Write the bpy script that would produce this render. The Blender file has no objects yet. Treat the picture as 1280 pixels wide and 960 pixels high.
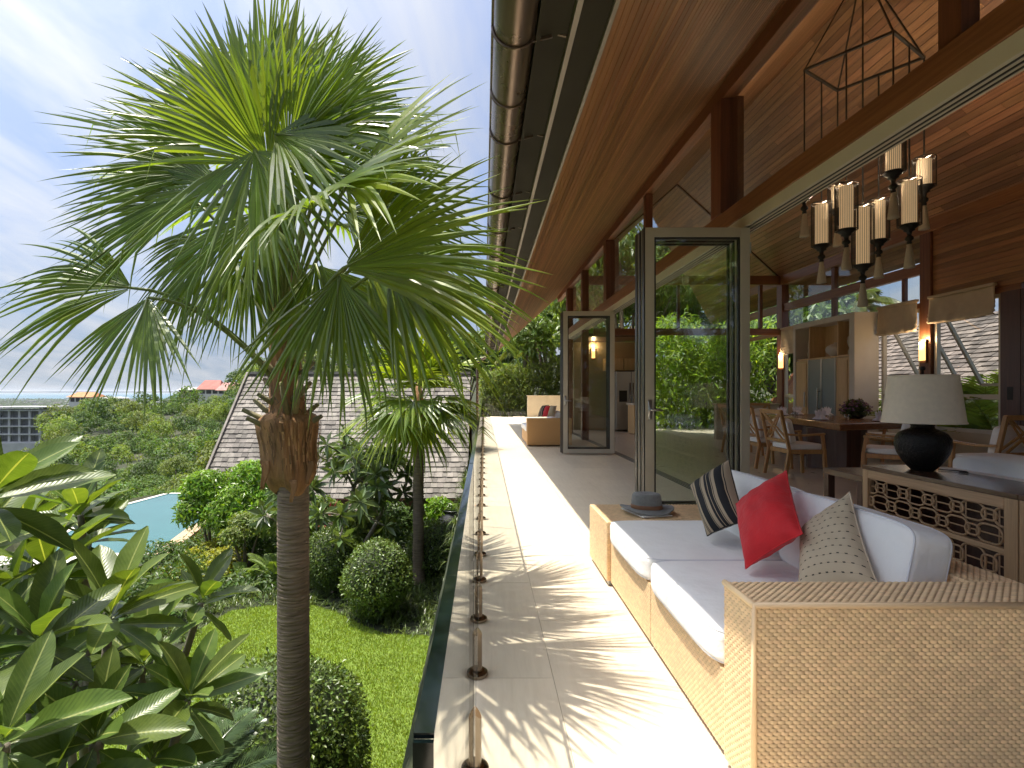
import bpy, math, random
import numpy as np
from mathutils import Vector, Matrix

# ------------------------------------------------------------------ camera, world, sun, exposure
random.seed(7); RNG = np.random.default_rng(7)
SC = bpy.context.scene
COL = SC.collection
F, VX, VY, CH = 660.0, 605.0, 490.0, 1.30          # focal length / vanishing point in photo pixels, eye height over the terrace
cam_d = bpy.data.cameras.new('camera'); cam = bpy.data.objects.new('camera', cam_d); COL.objects.link(cam)
cam.location = (0, 0, CH); cam.rotation_euler = (math.radians(90), 0, 0)
cam_d.sensor_width = 36; cam_d.lens = 36 * F / 1280
cam_d.shift_x = (640 - VX) / 1280; cam_d.shift_y = (VY - 480) / 1280
cam_d.clip_start = 0.02; cam_d.clip_end = 60000
SC.camera = cam

SUN_DIR = Vector((-0.31, 0.09, 1.0)).normalized()   # towards the sun
sun_el = math.asin(SUN_DIR.z); sun_az = math.atan2(SUN_DIR.x, SUN_DIR.y)
W = bpy.data.worlds.new('World'); SC.world = W; W.use_nodes = True
nt = W.node_tree; nt.nodes.clear()
def wn(t, **k):
    n = nt.nodes.new(t)
    for a, b in k.items(): setattr(n, a, b)
    return n
out = wn('ShaderNodeOutputWorld'); bg = wn('ShaderNodeBackground'); sky = wn('ShaderNodeTexSky')
sky.sky_type = 'NISHITA'; sky.sun_disc = False; sky.sun_elevation = sun_el; sky.sun_rotation = sun_az
sky.altitude = 60; sky.air_density = 1.0; sky.dust_density = 7.0; sky.ozone_density = 1.2
tc = wn('ShaderNodeTexCoord'); sep = wn('ShaderNodeSeparateXYZ'); nt.links.new(tc.outputs['Generated'], sep.inputs[0])
hq = wn('ShaderNodeMath', operation='MULTIPLY_ADD'); hq.inputs[2].default_value = 0.0144; nt.links.new(sep.outputs['Z'], hq.inputs[0]); nt.links.new(sep.outputs['Z'], hq.inputs[1])
hz = wn('ShaderNodeMath', operation='SQRT'); nt.links.new(hq.outputs[0], hz.inputs[0])   # haze: the lowest degrees keep one tone
hc = wn('ShaderNodeCombineXYZ'); nt.links.new(sep.outputs['X'], hc.inputs[0]); nt.links.new(sep.outputs['Y'], hc.inputs[1]); nt.links.new(hz.outputs[0], hc.inputs[2])
hn = wn('ShaderNodeVectorMath', operation='NORMALIZE'); nt.links.new(hc.outputs[0], hn.inputs[0]); nt.links.new(hn.outputs[0], sky.inputs[0])
# cirrus veil: noise on the direction flattened to a cloud layer
mz = wn('ShaderNodeMath', operation='ADD'); mz.inputs[1].default_value = 0.16; nt.links.new(sep.outputs['Z'], mz.inputs[0])
dx = wn('ShaderNodeMath', operation='DIVIDE'); dy = wn('ShaderNodeMath', operation='DIVIDE')
nt.links.new(sep.outputs['X'], dx.inputs[0]); nt.links.new(mz.outputs[0], dx.inputs[1])
nt.links.new(sep.outputs['Y'], dy.inputs[0]); nt.links.new(mz.outputs[0], dy.inputs[1])
cmb = wn('ShaderNodeCombineXYZ'); nt.links.new(dx.outputs[0], cmb.inputs[0]); nt.links.new(dy.outputs[0], cmb.inputs[1])
mp = wn('ShaderNodeMapping'); mp.inputs['Scale'].default_value = (1.5, 0.6, 1); mp.inputs['Rotation'].default_value = (0, 0, 0.75)
nt.links.new(cmb.outputs[0], mp.inputs[0])
nz = wn('ShaderNodeTexNoise'); nz.inputs['Scale'].default_value = 1.5; nz.inputs['Detail'].default_value = 9; nz.inputs['Roughness'].default_value = 0.58
nz.inputs['Distortion'].default_value = 0.6
nt.links.new(mp.outputs[0], nz.inputs[0])
cr = wn('ShaderNodeMapRange'); cr.inputs[1].default_value = 0.40; cr.inputs[2].default_value = 0.70; cr.inputs[3].default_value = 0.02; cr.inputs[4].default_value = 0.95
nt.links.new(nz.outputs[0], cr.inputs[0])
mixc = wn('ShaderNodeMix', data_type='RGBA'); mixc.inputs[7].default_value = (3.3, 3.55, 4.0, 1)
nt.links.new(cr.outputs[0], mixc.inputs[0]); nt.links.new(sky.outputs[0], mixc.inputs[6])
bw = wn('ShaderNodeRGBToBW'); nt.links.new(sky.outputs[0], bw.inputs[0])
cg = wn('ShaderNodeVectorMath', operation='MULTIPLY'); cg.inputs[1].default_value = (1.20, 1.23, 1.29); nt.links.new(bw.outputs[0], cg.inputs[0]); nt.links.new(cg.outputs[0], mixc.inputs[7])
blu = wn('ShaderNodeVectorMath', operation='MULTIPLY'); blu.inputs[1].default_value = (0.73, 0.835, 1.0); nt.links.new(sky.outputs[0], blu.inputs[0]); nt.links.new(blu.outputs[0], mixc.inputs[6])
nt.links.new(mixc.outputs[2], bg.inputs[0]); bg.inputs[1].default_value = 0.084
nt.links.new(bg.outputs[0], out.inputs[0])

sun_d = bpy.data.lights.new('sun', 'SUN'); sun_d.energy = 2.9; sun_d.angle = math.radians(0.5); sun_d.color = (1, 0.925, 0.81)
sun = bpy.data.objects.new('sun', sun_d); COL.objects.link(sun)
sun.rotation_euler = SUN_DIR.to_track_quat('Z', 'Y').to_euler(); sun.location = (-20, 5, 60)
vs = SC.view_settings; vs.view_transform = 'Standard'; vs.look = 'None'; vs.gamma = 1; vs.use_curve_mapping = False
vs.exposure = 1.38
SC.render.engine = 'CYCLES'
SC.cycles.use_denoising = True
SC.cycles.max_bounces = 10; SC.cycles.diffuse_bounces = 6; SC.cycles.glossy_bounces = 4
SC.cycles.transparent_max_bounces = 24; SC.cycles.transmission_bounces = 6
SC.cycles.caustics_reflective = False; SC.cycles.caustics_refractive = False
SC.cycles.sample_clamp_indirect = 6

# ------------------------------------------------------------------ helpers
def at(px, py, Y):
    """point of the place seen at photo pixel (px, py) at depth Y"""
    return Vector(((px - VX) / F * Y, Y, CH - (py - VY) / F * Y))
def onz(px, py, z):
    Y = (CH - z) * F / (py - VY)
    return Vector(((px - VX) / F * Y, Y, z))
def tag(o, label=None, cat=None, group=None, kind=None):
    if label: o['label'] = label
    if cat: o['category'] = cat
    if group: o['group'] = group
    if kind: o['kind'] = kind
    return o
def empty(name, loc=(0, 0, 0), label=None, cat=None, group=None, kind=None, rz=0):
    o = bpy.data.objects.new(name, None); COL.objects.link(o); o.location = loc; o.rotation_euler = (0, 0, rz)
    o.empty_display_size = 0.1
    return tag(o, label, cat, group, kind)
KIDS = {}
def link_child(o, parent):
    o.parent = parent; KIDS.setdefault(parent.name, []).append(o)
def copy_tree(o, parent=None):
    c = o.copy(); COL.objects.link(c)
    if parent is not None: link_child(c, parent)
    for ch in list(KIDS.get(o.name, [])): copy_tree(ch, c)
    return c
def origin_of(o):
    v = Vector((0, 0, 0))
    while o is not None: v += o.location; o = o.parent
    return v

class MB:
    """collects geometry for ONE mesh object"""
    def __init__(s): s.v = []; s.f = []; s.n = 0; s.uv = None; s.mi = None
    def add(s, verts, faces):
        verts = np.asarray(verts, float).reshape(-1, 3)
        for fc in faces: s.f.append(tuple(int(i) + s.n for i in fc))
        s.v.append(verts); s.n += len(verts); return s
    def box(s, x0, x1, y0, y1, z0, z1):
        v = [(x0,y0,z0),(x1,y0,z0),(x1,y1,z0),(x0,y1,z0),(x0,y0,z1),(x1,y0,z1),(x1,y1,z1),(x0,y1,z1)]
        return s.add(v, [(0,3,2,1),(4,5,6,7),(0,1,5,4),(1,2,6,5),(2,3,7,6),(3,0,4,7)])
    def obox(s, c, ax, ay, az):
        """oriented box: centre and three half vectors"""
        c, ax, ay, az = (Vector(k) for k in (c, ax, ay, az))
        v = [c + ax*i + ay*j + az*k for k in (-1, 1) for (i, j) in ((-1,-1),(1,-1),(1,1),(-1,1))]
        return s.add([tuple(k) for k in v], [(0,3,2,1),(4,5,6,7),(0,1,5,4),(1,2,6,5),(2,3,7,6),(3,0,4,7)])
    def bar(s, a, b, w, h, up=(0, 0, 1)):
        a, b = Vector(a), Vector(b); d = (b - a); L = d.length; d = d.normalized()
        up = Vector(up); sd = d.cross(up)
        if sd.length < 1e-4: sd = d.cross(Vector((1, 0, 0)))
        sd.normalize(); u = sd.cross(d)
        return s.obox((a + b) / 2, d * L / 2, sd * w / 2, u * h / 2)
    def tube(s, pts, r, n=8, cap=True, closed=False):
        pts = [Vector(p) for p in pts]; m = len(pts)
        rr = r if isinstance(r, (list, tuple)) else [r] * m
        ref = None; rings = []
        for i, p in enumerate(pts):
            if closed: d = pts[(i + 1) % m] - pts[i - 1]
            else: d = pts[min(i + 1, m - 1)] - pts[max(i - 1, 0)]
            d = d.normalized()
            if ref is None:
                ref = d.orthogonal().normalized()
            ref = (ref - d * ref.dot(d))
            ref = ref.normalized() if ref.length > 1e-6 else d.orthogonal().normalized()
            b = d.cross(ref)
            rings.append([p + (ref * math.cos(2*math.pi*k/n) + b * math.sin(2*math.pi*k/n)) * rr[i] for k in range(n)])
        v = [tuple(q) for rg in rings for q in rg]; f = []
        for i in range(m if closed else m - 1):
            j = (i + 1) % m
            for k in range(n): f.append((i*n+k, i*n+(k+1)%n, j*n+(k+1)%n, j*n+k))
        if cap and not closed: f.append(tuple(range(n))[::-1]); f.append(tuple((m-1)*n + k for k in range(n)))
        return s.add(v, f)
    def lathe(s, prof, c=(0, 0, 0), n=32, rfun=None, cap=True):
        """prof: list of (radius, z)"""
        v = []; f = []
        for r, z in prof:
            for k in range(n):
                a = 2*math.pi*k/n; q = r * (rfun(a, z) if rfun else 1)
                v.append((c[0] + q*math.cos(a), c[1] + q*math.sin(a), c[2] + z))
        for i in range(len(prof) - 1):
            for k in range(n): f.append((i*n+k, i*n+(k+1)%n, (i+1)*n+(k+1)%n, (i+1)*n+k))
        if cap:
            f.append(tuple(range(n))[::-1]); f.append(tuple((len(prof)-1)*n + k for k in range(n)))
        return s.add(v, f)
    def prism(s, poly, z0, z1):
        n = len(poly); v = [(p[0], p[1], z0) for p in poly] + [(p[0], p[1], z1) for p in poly]
        f = [tuple(range(n))[::-1], tuple(range(n, 2*n))] + [(i, (i+1) % n, n + (i+1) % n, n + i) for i in range(n)]
        return s.add(v, f)
    def extrude(s, poly, d):
        """poly: 3D points, extruded by vector d"""
        n = len(poly); v = [tuple(p) for p in poly] + [tuple(Vector(p) + Vector(d)) for p in poly]
        f = [tuple(range(n))[::-1], tuple(range(n, 2*n))] + [(i, (i+1) % n, n + (i+1) % n, n + i) for i in range(n)]
        return s.add(v, f)
    def grid(s, P):
        """P: array (a, b, 3)"""
        P = np.asarray(P, float); a, b = P.shape[:2]
        f = [(i*b+j, i*b+j+1, (i+1)*b+j+1, (i+1)*b+j) for i in range(a-1) for j in range(b-1)]
        return s.add(P.reshape(-1, 3), f)
    def raw(s, V, T):
        """fast: arrays of vertices and of faces (all the same size)"""
        V = np.asarray(V, float); T = np.asarray(T, int)
        s.f.extend(map(tuple, (T + s.n).tolist())); s.v.append(V); s.n += len(V); return s
    def mesh(s, name, off=(0, 0, 0), smooth=False):
        me = bpy.data.meshes.new(name)
        V = np.concatenate(s.v) - np.asarray(off, float)
        ln = np.fromiter((len(q) for q in s.f), int, len(s.f))
        me.vertices.add(len(V)); me.vertices.foreach_set('co', V.astype(np.float32).ravel())
        tot = int(ln.sum()); me.loops.add(tot)
        idx = np.fromiter((i for q in s.f for i in q), np.int32, tot)
        me.loops.foreach_set('vertex_index', idx)
        me.polygons.add(len(ln)); st = np.concatenate([[0], np.cumsum(ln)[:-1]]).astype(np.int32)
        me.polygons.foreach_set('loop_start', st); me.polygons.foreach_set('loop_total', ln.astype(np.int32))
        me.polygons.foreach_set('use_smooth', np.full(len(ln), bool(smooth)))
        if s.mi is not None: me.polygons.foreach_set('material_index', np.asarray(s.mi, np.int32))
        me.update(calc_edges=True)
        if s.uv is not None:
            lay = me.uv_layers.new(name='UVMap'); U = np.asarray(s.uv, np.float32)[idx]
            lay.data.foreach_set('uv', U.ravel())
        me.validate()
        return me
    def build(s, name, m, parent=None, smooth=False, bevel=0, loc=None, auto=None, **t):
        off = Vector((0, 0, 0))
        if parent is not None: off = origin_of(parent)
        o_off = off if loc is None else Vector(loc)
        me = s.mesh(name, o_off, smooth); me.materials.append(m)
        o = bpy.data.objects.new(name, me); COL.objects.link(o)
        if loc is not None: o.location = Vector(loc) - off
        if parent is not None: link_child(o, parent)
        if bevel:
            b = o.modifiers.new('bevel', 'BEVEL'); b.width = bevel; b.segments = 2; b.limit_method = 'ANGLE'; b.angle_limit = 0.7
        if t: tag(o, **t)
        return o

# ------------------------------------------------------------------ materials
def nodes(name):
    m = bpy.data.materials.new(name); m.use_nodes = True
    t = m.node_tree; b = t.nodes.get('Principled BSDF'); return m, t, b
def setin(b, k, v):
    if k in b.inputs: b.inputs[k].default_value = v
def objcoord(t, scale=(1, 1, 1), randoff=True):
    tc = t.nodes.new('ShaderNodeTexCoord'); mp = t.nodes.new('ShaderNodeMapping'); mp.inputs['Scale'].default_value = scale
    t.links.new(tc.outputs['Object'], mp.inputs[0])
    if randoff:
        oi = t.nodes.new('ShaderNodeObjectInfo'); ml = t.nodes.new('ShaderNodeMath'); ml.operation = 'MULTIPLY'; ml.inputs[1].default_value = 37.0
        t.links.new(oi.outputs['Random'], ml.inputs[0]); t.links.new(ml.outputs[0], mp.inputs['Location'])
    return mp.outputs[0]
def noise(t, vec, scale, detail=4, rough=0.55, dist=0):
    n = t.nodes.new('ShaderNodeTexNoise'); n.inputs['Scale'].default_value = scale; n.inputs['Detail'].default_value = detail
    n.inputs['Roughness'].default_value = rough; n.inputs['Distortion'].default_value = dist
    t.links.new(vec, n.inputs[0]); return n.outputs[0]
def ramp(t, fac, stops):
    r = t.nodes.new('ShaderNodeValToRGB'); e = r.color_ramp.elements
    while len(e) < len(stops): e.new(0.5)
    for k, (p, c) in enumerate(stops): e[k].position = p; e[k].color = (*c, 1) if len(c) == 3 else c
    t.links.new(fac, r.inputs[0]); return r.outputs[0]
def hsv_random(t, col, amount, src='object', hue=0.0):
    h = t.nodes.new('ShaderNodeHueSaturation')
    if src == 'object': r = t.nodes.new('ShaderNodeObjectInfo').outputs['Random']
    else: r = t.nodes.new('ShaderNodeNewGeometry').outputs['Random Per Island']
    m = t.nodes.new('ShaderNodeMapRange'); m.inputs[3].default_value = 1 - amount; m.inputs[4].default_value = 1 + amount
    t.links.new(r, m.inputs[0]); t.links.new(m.outputs[0], h.inputs['Value'])
    if hue:
        m2 = t.nodes.new('ShaderNodeMapRange'); m2.inputs[3].default_value = 0.5 - hue; m2.inputs[4].default_value = 0.5 + hue
        fr = t.nodes.new('ShaderNodeMath'); fr.operation = 'FRACT'; mu = t.nodes.new('ShaderNodeMath'); mu.operation = 'MULTIPLY'; mu.inputs[1].default_value = 7.31
        t.links.new(r, mu.inputs[0]); t.links.new(mu.outputs[0], fr.inputs[0]); t.links.new(fr.outputs[0], m2.inputs[0]); t.links.new(m2.outputs[0], h.inputs['Hue'])
    t.links.new(col, h.inputs['Color']); return h.outputs[0]
def bump(t, b, h, strength, dist=0.01):
    n = t.nodes.new('ShaderNodeBump'); n.inputs['Strength'].default_value = strength; n.inputs['Distance'].default_value = dist
    t.links.new(h, n.inputs['Height']); t.links.new(n.outputs[0], b.inputs['Normal'])
def pbr(name, col, rough=0.5, metal=0.0, var=0.12, scale=6, stretch=(1, 1, 1), bmp=0, bscale=60, bstretch=None, objvar=0, spec=0.5, island=0, hue=0.0, sheen=0, bdist=0.01, coat=0):
    m, t, b = nodes(name)
    setin(b, 'Roughness', rough); setin(b, 'Metallic', metal); setin(b, 'Specular IOR Level', spec)
    if sheen: setin(b, 'Sheen Weight', sheen)
    if coat: setin(b, 'Coat Weight', coat); setin(b, 'Coat Roughness', 0.15)
    v = objcoord(t, stretch)
    n = noise(t, v, scale, 6)
    lo = tuple(max(0, c * (1 - var)) for c in col); hi = tuple(min(1, c * (1 + var)) for c in col)
    c = ramp(t, n, [(0.3, lo), (0.7, hi)])
    if objvar: c = hsv_random(t, c, objvar, 'object', hue)
    if island: c = hsv_random(t, c, island, 'island', hue)
    t.links.new(c, b.inputs['Base Color'])
    if bmp:
        v2 = objcoord(t, bstretch or (1, 1, 1))
        bump(t, b, noise(t, v2, bscale, 4), bmp, bdist)
    rr = t.nodes.new('ShaderNodeMapRange'); rr.inputs[3].default_value = max(0.02, rough - 0.07); rr.inputs[4].default_value = min(1, rough + 0.07)
    t.links.new(noise(t, v, scale * 2.3, 3), rr.inputs[0]); t.links.new(rr.outputs[0], b.inputs['Roughness'])
    return m
def leafmat(name, col, var=0.25, transl=0.35, rough=0.4, objvar=0.1, island=0.25, hue=0.015, tcol=None, spec=0.5):
    m, t, b = nodes(name)
    o = t.nodes.get('Material Output')
    setin(b, 'Roughness', rough); setin(b, 'Specular IOR Level', spec)
    n = noise(t, objcoord(t, (1, 1, 1)), 2.0, 4)
    c = ramp(t, n, [(0.3, tuple(k * (1 - var) for k in col)), (0.7, tuple(min(1, k * (1 + var)) for k in col))])
    if objvar: c = hsv_random(t, c, objvar, 'object', 0)
    if island: c = hsv_random(t, c, island, 'island', hue)
    t.links.new(c, b.inputs['Base Color'])
    tr = t.nodes.new('ShaderNodeBsdfTranslucent'); mx = t.nodes.new('ShaderNodeMixShader'); mx.inputs[0].default_value = transl
    mu = t.nodes.new('ShaderNodeMix'); mu.data_type = 'RGBA'; mu.blend_type = 'MULTIPLY'; mu.inputs[0].default_value = 1
    mu.inputs[7].default_value = (*(tcol or (1.9, 1.75, 0.7)), 1)
    t.links.new(c, mu.inputs[6]); t.links.new(mu.outputs[2], tr.inputs[0])
    t.links.new(b.outputs[0], mx.inputs[1]); t.links.new(tr.outputs[0], mx.inputs[2]); t.links.new(mx.outputs[0], o.inputs[0])
    return m
def wood(name, lo, hi, axis='y', rough=0.4, objvar=0.2, coat=0, grain=1.0, hue=0.006, spec=0.5):
    m, t, b = nodes(name)
    st = {'x': (0.35, 9, 9), 'y': (9, 0.35, 9), 'z': (9, 9, 0.35)}[axis]
    v = objcoord(t, st)
    n1 = noise(t, v, 2.0 * grain, 8, 0.62, 0.8); n2 = noise(t, v, 14 * grain, 3, 0.6)
    mid = tuple((a + c) / 2 for a, c in zip(lo, hi))
    c1 = ramp(t, n1, [(0.28, lo), (0.5, mid), (0.74, hi)])
    mx = t.nodes.new('ShaderNodeMix'); mx.data_type = 'RGBA'; mx.blend_type = 'MULTIPLY'; mx.inputs[0].default_value = 0.5
    c2 = ramp(t, n2, [(0.3, (0.62, 0.58, 0.55)), (0.65, (1.08, 1.06, 1.04))])
    t.links.new(c1, mx.inputs[6]); t.links.new(c2, mx.inputs[7])
    c = mx.outputs[2]
    if objvar: c = hsv_random(t, c, objvar, 'object', hue)
    t.links.new(c, b.inputs['Base Color']); setin(b, 'Roughness', rough); setin(b, 'Specular IOR Level', spec)
    if coat: setin(b, 'Coat Weight', coat); setin(b, 'Coat Roughness', 0.2)
    bump(t, b, n2, 0.12, 0.004)
    return m
def glassmat(name, tint=(0.96, 0.985, 0.97), refl=1.0, rough=0.0):
    m, t, b = nodes(name); t.nodes.remove(b); o = t.nodes.get('Material Output')
    tr = t.nodes.new('ShaderNodeBsdfTransparent'); tr.inputs[0].default_value = (*tint, 1)
    gl = t.nodes.new('ShaderNodeBsdfGlossy'); gl.inputs['Roughness'].default_value = rough
    lw = t.nodes.new('ShaderNodeFresnel'); gm = t.nodes.new('ShaderNodeNewGeometry'); mr = t.nodes.new('ShaderNodeMapRange')
    mr.inputs[3].default_value = 1.5; mr.inputs[4].default_value = 1 / 1.5; t.links.new(gm.outputs['Backfacing'], mr.inputs[0]); t.links.new(mr.outputs[0], lw.inputs[0])
    ml = t.nodes.new('ShaderNodeMath'); ml.operation = 'MULTIPLY'; ml.inputs[1].default_value = refl; ml.use_clamp = True
    mx = t.nodes.new('ShaderNodeMixShader'); t.links.new(lw.outputs[0], ml.inputs[0]); t.links.new(ml.outputs[0], mx.inputs[0])
    t.links.new(tr.outputs[0], mx.inputs[1]); t.links.new(gl.outputs[0], mx.inputs[2]); t.links.new(mx.outputs[0], o.inputs[0])
    return m
def emitmat(name, col, strength, base=(0.8, 0.75, 0.65)):
    m, t, b = nodes(name); b.inputs['Base Color'].default_value = (*base, 1); b.inputs['Emission Color'].default_value = (*col, 1)
    b.inputs['Emission Strength'].default_value = strength; setin(b, 'Roughness', 0.7); return m

M = {}
M['ceil'] = wood('ceiling_wood', (0.21, 0.10, 0.047), (0.42, 0.215, 0.105), 'y', 0.36, 0.33, spec=0.5)
M['soffit'] = wood('soffit_wood', (0.24, 0.105, 0.044), (0.44, 0.21, 0.09), 'y', 0.42, 0.32, spec=0.4)
M['beam_y'] = wood('beam_wood_long', (0.19, 0.072, 0.03), (0.36, 0.15, 0.06), 'y', 0.4, 0.08)
M['beam_x'] = wood('beam_wood_cross', (0.15, 0.055, 0.024), (0.29, 0.115, 0.048), 'x', 0.4, 0.08)
M['post'] = wood('post_wood', (0.12, 0.042, 0.022), (0.25, 0.092, 0.042), 'z', 0.4, 0.1)
M['darkwood'] = wood('dark_wood', (0.06, 0.028, 0.02), (0.13, 0.06, 0.04), 'z', 0.35, 0.08)
M['darktop'] = wood('dark_top_wood', (0.07, 0.035, 0.02), (0.15, 0.08, 0.05), 'y', 0.22, 0.05)
M['oak_z'] = wood('oak_vertical', (0.38, 0.24, 0.12), (0.56, 0.38, 0.21), 'z', 0.45, 0.06)
M['oak_y'] = wood('oak_long', (0.38, 0.24, 0.12), (0.56, 0.38, 0.21), 'y', 0.45, 0.06)
M['teak'] = wood('teak_chair', (0.36, 0.19, 0.07), (0.58, 0.34, 0.14), 'z', 0.4, 0.08)
M['slab'] = wood('slab_wood', (0.20, 0.085, 0.03), (0.38, 0.18, 0.07), 'x', 0.25, 0)
M['maple'] = wood('cabinet_maple', (0.55, 0.36, 0.17), (0.7, 0.5, 0.27), 'z', 0.45, 0.05)
M['frame'] = pbr('bronze_aluminium', (0.58, 0.53, 0.43), 0.45, 0.1, 0.05, 3)
M['frame_dark'] = pbr('dark_door_edge', (0.035, 0.033, 0.032), 0.4, 0.2, 0.1)
M['track'] = pbr('track_aluminium', (0.70, 0.64, 0.52), 0.45, 0.05, 0.05, 3)
M['gutter'] = pbr('gutter_metal', (0.20, 0.145, 0.11), 0.28, 0.75, 0.08, 2)
M['fascia'] = pbr('fascia_metal', (0.036, 0.030, 0.021), 0.65, 0.0, 0.12, 2, spec=0.12)
M['trim'] = pbr('fascia_trim', (0.28, 0.24, 0.2), 0.4, 0.4, 0.08, 2)
M['steel'] = pbr('stainless_steel', (0.28, 0.235, 0.19), 0.2, 1.0, 0.06, 4)
M['steel_b'] = pbr('brushed_steel', (0.45, 0.45, 0.44), 0.35, 0.9, 0.06, 4, stretch=(1, 1, 30))
M['glass'] = glassmat('window_glass')
M['glass_door'] = glassmat('door_glass', (0.975, 0.99, 0.98), 1.3)
M['glass_rail'] = glassmat('railing_glass', (0.925, 0.94, 0.925), 0.7)
M['glass_edge'] = pbr('glass_edge', (0.003, 0.0065, 0.006), 0.06, 0.0, 0.6, 30, spec=0.5)
M['frost'] = pbr('frosted_glass', (0.20, 0.25, 0.25), 0.3, 0.1, 0.06, 3)
M['cream'] = pbr('cream_render', (0.70, 0.56, 0.37), 0.85, 0, 0.05, 3, bmp=0.1, bscale=120)
M['plaster'] = pbr('pale_plaster', (0.50, 0.43, 0.31), 0.85, 0, 0.06, 3)
M['olive'] = pbr('kitchen_panel', (0.38, 0.30, 0.17), 0.7, 0, 0.06, 3)
M['black'] = pbr('black_iron', (0.02, 0.018, 0.016), 0.5, 0.3, 0.2, 9)
M['shadefab'] = emitmat('lantern_shade', (1.0, 0.66, 0.34), 0.14, (0.72, 0.62, 0.46))
M['glow'] = emitmat('lit_sconce', (1.0, 0.50, 0.15), 1.1)
M['tassel'] = pbr('cream_tassel', (0.62, 0.54, 0.42), 0.9, 0, 0.1, 20, stretch=(8, 8, .5), bmp=.6, bscale=25, bstretch=(8, 8, .3))
M['linen'] = pbr('linen_shade', (0.80, 0.70, 0.56), 0.85, 0, 0.05, 30, bmp=0.12, bscale=300)
M['blind'] = pbr('linen_blind', (0.58, 0.48, 0.35), 0.85, 0, 0.06, 12, bmp=0.15, bscale=150)
M['white'] = pbr('white_canvas', (0.88, 0.87, 0.85), 0.8, 0, 0.03, 5, bmp=0.32, bscale=6, bdist=0.05, sheen=0.1)
M['piping'] = pbr('white_piping', (0.70, 0.70, 0.73), 0.8, 0, 0.03, 5)
M['napkin'] = pbr('white_napkin', (0.80, 0.79, 0.86), 0.8, 0, 0.05, 20)
M['red'] = pbr('red_cotton', (0.62, 0.008, 0.014), 0.75, 0, 0.12, 7, bmp=0.45, bscale=8, bdist=0.04, sheen=0.15)
M['felt'] = pbr('grey_felt', (0.20, 0.20, 0.195), 0.95, 0, 0.12, 60, bmp=0.2, bscale=250, sheen=0.2)
M['leather'] = pbr('brown_leather', (0.22, 0.10, 0.045), 0.5, 0, 0.15, 20)
M['paper'] = pbr('paper', (0.7, 0.69, 0.66), 0.6, 0, 0.03)
M['pot'] = pbr('black_hammered', (0.014, 0.013, 0.013), 0.3, 0.5, 0.3, 30, bmp=0.6, bscale=70, bdist=0.02)
M['jar'] = pbr('dark_glazed_jar', (0.03, 0.03, 0.032), 0.25, 0.0, 0.3, 10)
M['ochre'] = pbr('ochre_wall', (0.60, 0.36, 0.15), 0.85, 0, 0.08, 3, bmp=0.1)
M['concrete'] = pbr('grey_concrete', (0.48, 0.48, 0.47), 0.9, 0, 0.12, 0.3)
M['darkwin'] = pbr('dark_opening', (0.03, 0.032, 0.035), 0.3, 0, 0.1)
M['orangeroof'] = pbr('orange_tiles', (0.50, 0.20, 0.08), 0.8, 0, 0.15, 0.8)
M['redroof'] = pbr('red_tiles', (0.40, 0.14, 0.11), 0.8, 0, 0.2, 0.5)
M['paleroof'] = pbr('pale_red_tiles', (0.46, 0.22, 0.19), 0.8, 0, 0.2, 0.5)
M['whitewall'] = pbr('white_wall', (0.72, 0.70, 0.66), 0.85, 0, 0.06, 0.5)
M['retain'] = pbr('retaining_wall', (0.42, 0.38, 0.31), 0.9, 0, 0.15, 2)
M['shingle'] = pbr('wood_shingle', (0.205, 0.185, 0.16), 0.85, 0, 0.25, 3, island=0.42, bmp=0.5, bscale=20, bstretch=(6, 1, 1), hue=0.012)
M['shadedshingle'] = pbr('shaded_shingle', (0.12, 0.10, 0.085), 0.9, 0, 0.3, 3, island=0.5)  # darker copy of the shingle: shade of a backlit roof put into the colour
M['wicker'] = pbr('wicker_strand', (0.86, 0.62, 0.36), 0.5, 0, 0.05, 3, island=0.11, bmp=0.0, hue=0.004)
M['wicker_base'] = pbr('wicker_ground', (0.62, 0.42, 0.22), 0.7, 0, 0.15, 40)
M['bark'] = pbr('bark', (0.20, 0.155, 0.115), 0.9, 0, 0.35, 6, bmp=0.6, bscale=25, bdist=0.02)
M['branch'] = pbr('plumeria_branch', (0.19, 0.17, 0.13), 0.8, 0, 0.25, 9, bmp=0.4, bscale=40)
M['soil'] = pbr('soil', (0.12, 0.085, 0.055), 0.95, 0, 0.4, 5, bmp=0.7, bscale=18, bdist=0.05)
M['fibre'] = pbr('palm_sheath', (0.36, 0.19, 0.085), 0.8, 0, 0.45, 7, stretch=(2, 2, .6), bmp=0.7, bscale=40, bstretch=(4, 4, .4), bdist=0.02)
M['fibrehair'] = pbr('palm_fibre', (0.22, 0.15, 0.09), 0.9, 0, 0.3, 7, island=0.4)
M['petiole'] = pbr('palm_petiole', (0.16, 0.20, 0.055), 0.45, 0, 0.3, 5)
M['stub'] = pbr('cut_leaf_base', (0.20, 0.175, 0.085), 0.75, 0, 0.45, 6, bmp=0.3)

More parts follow.
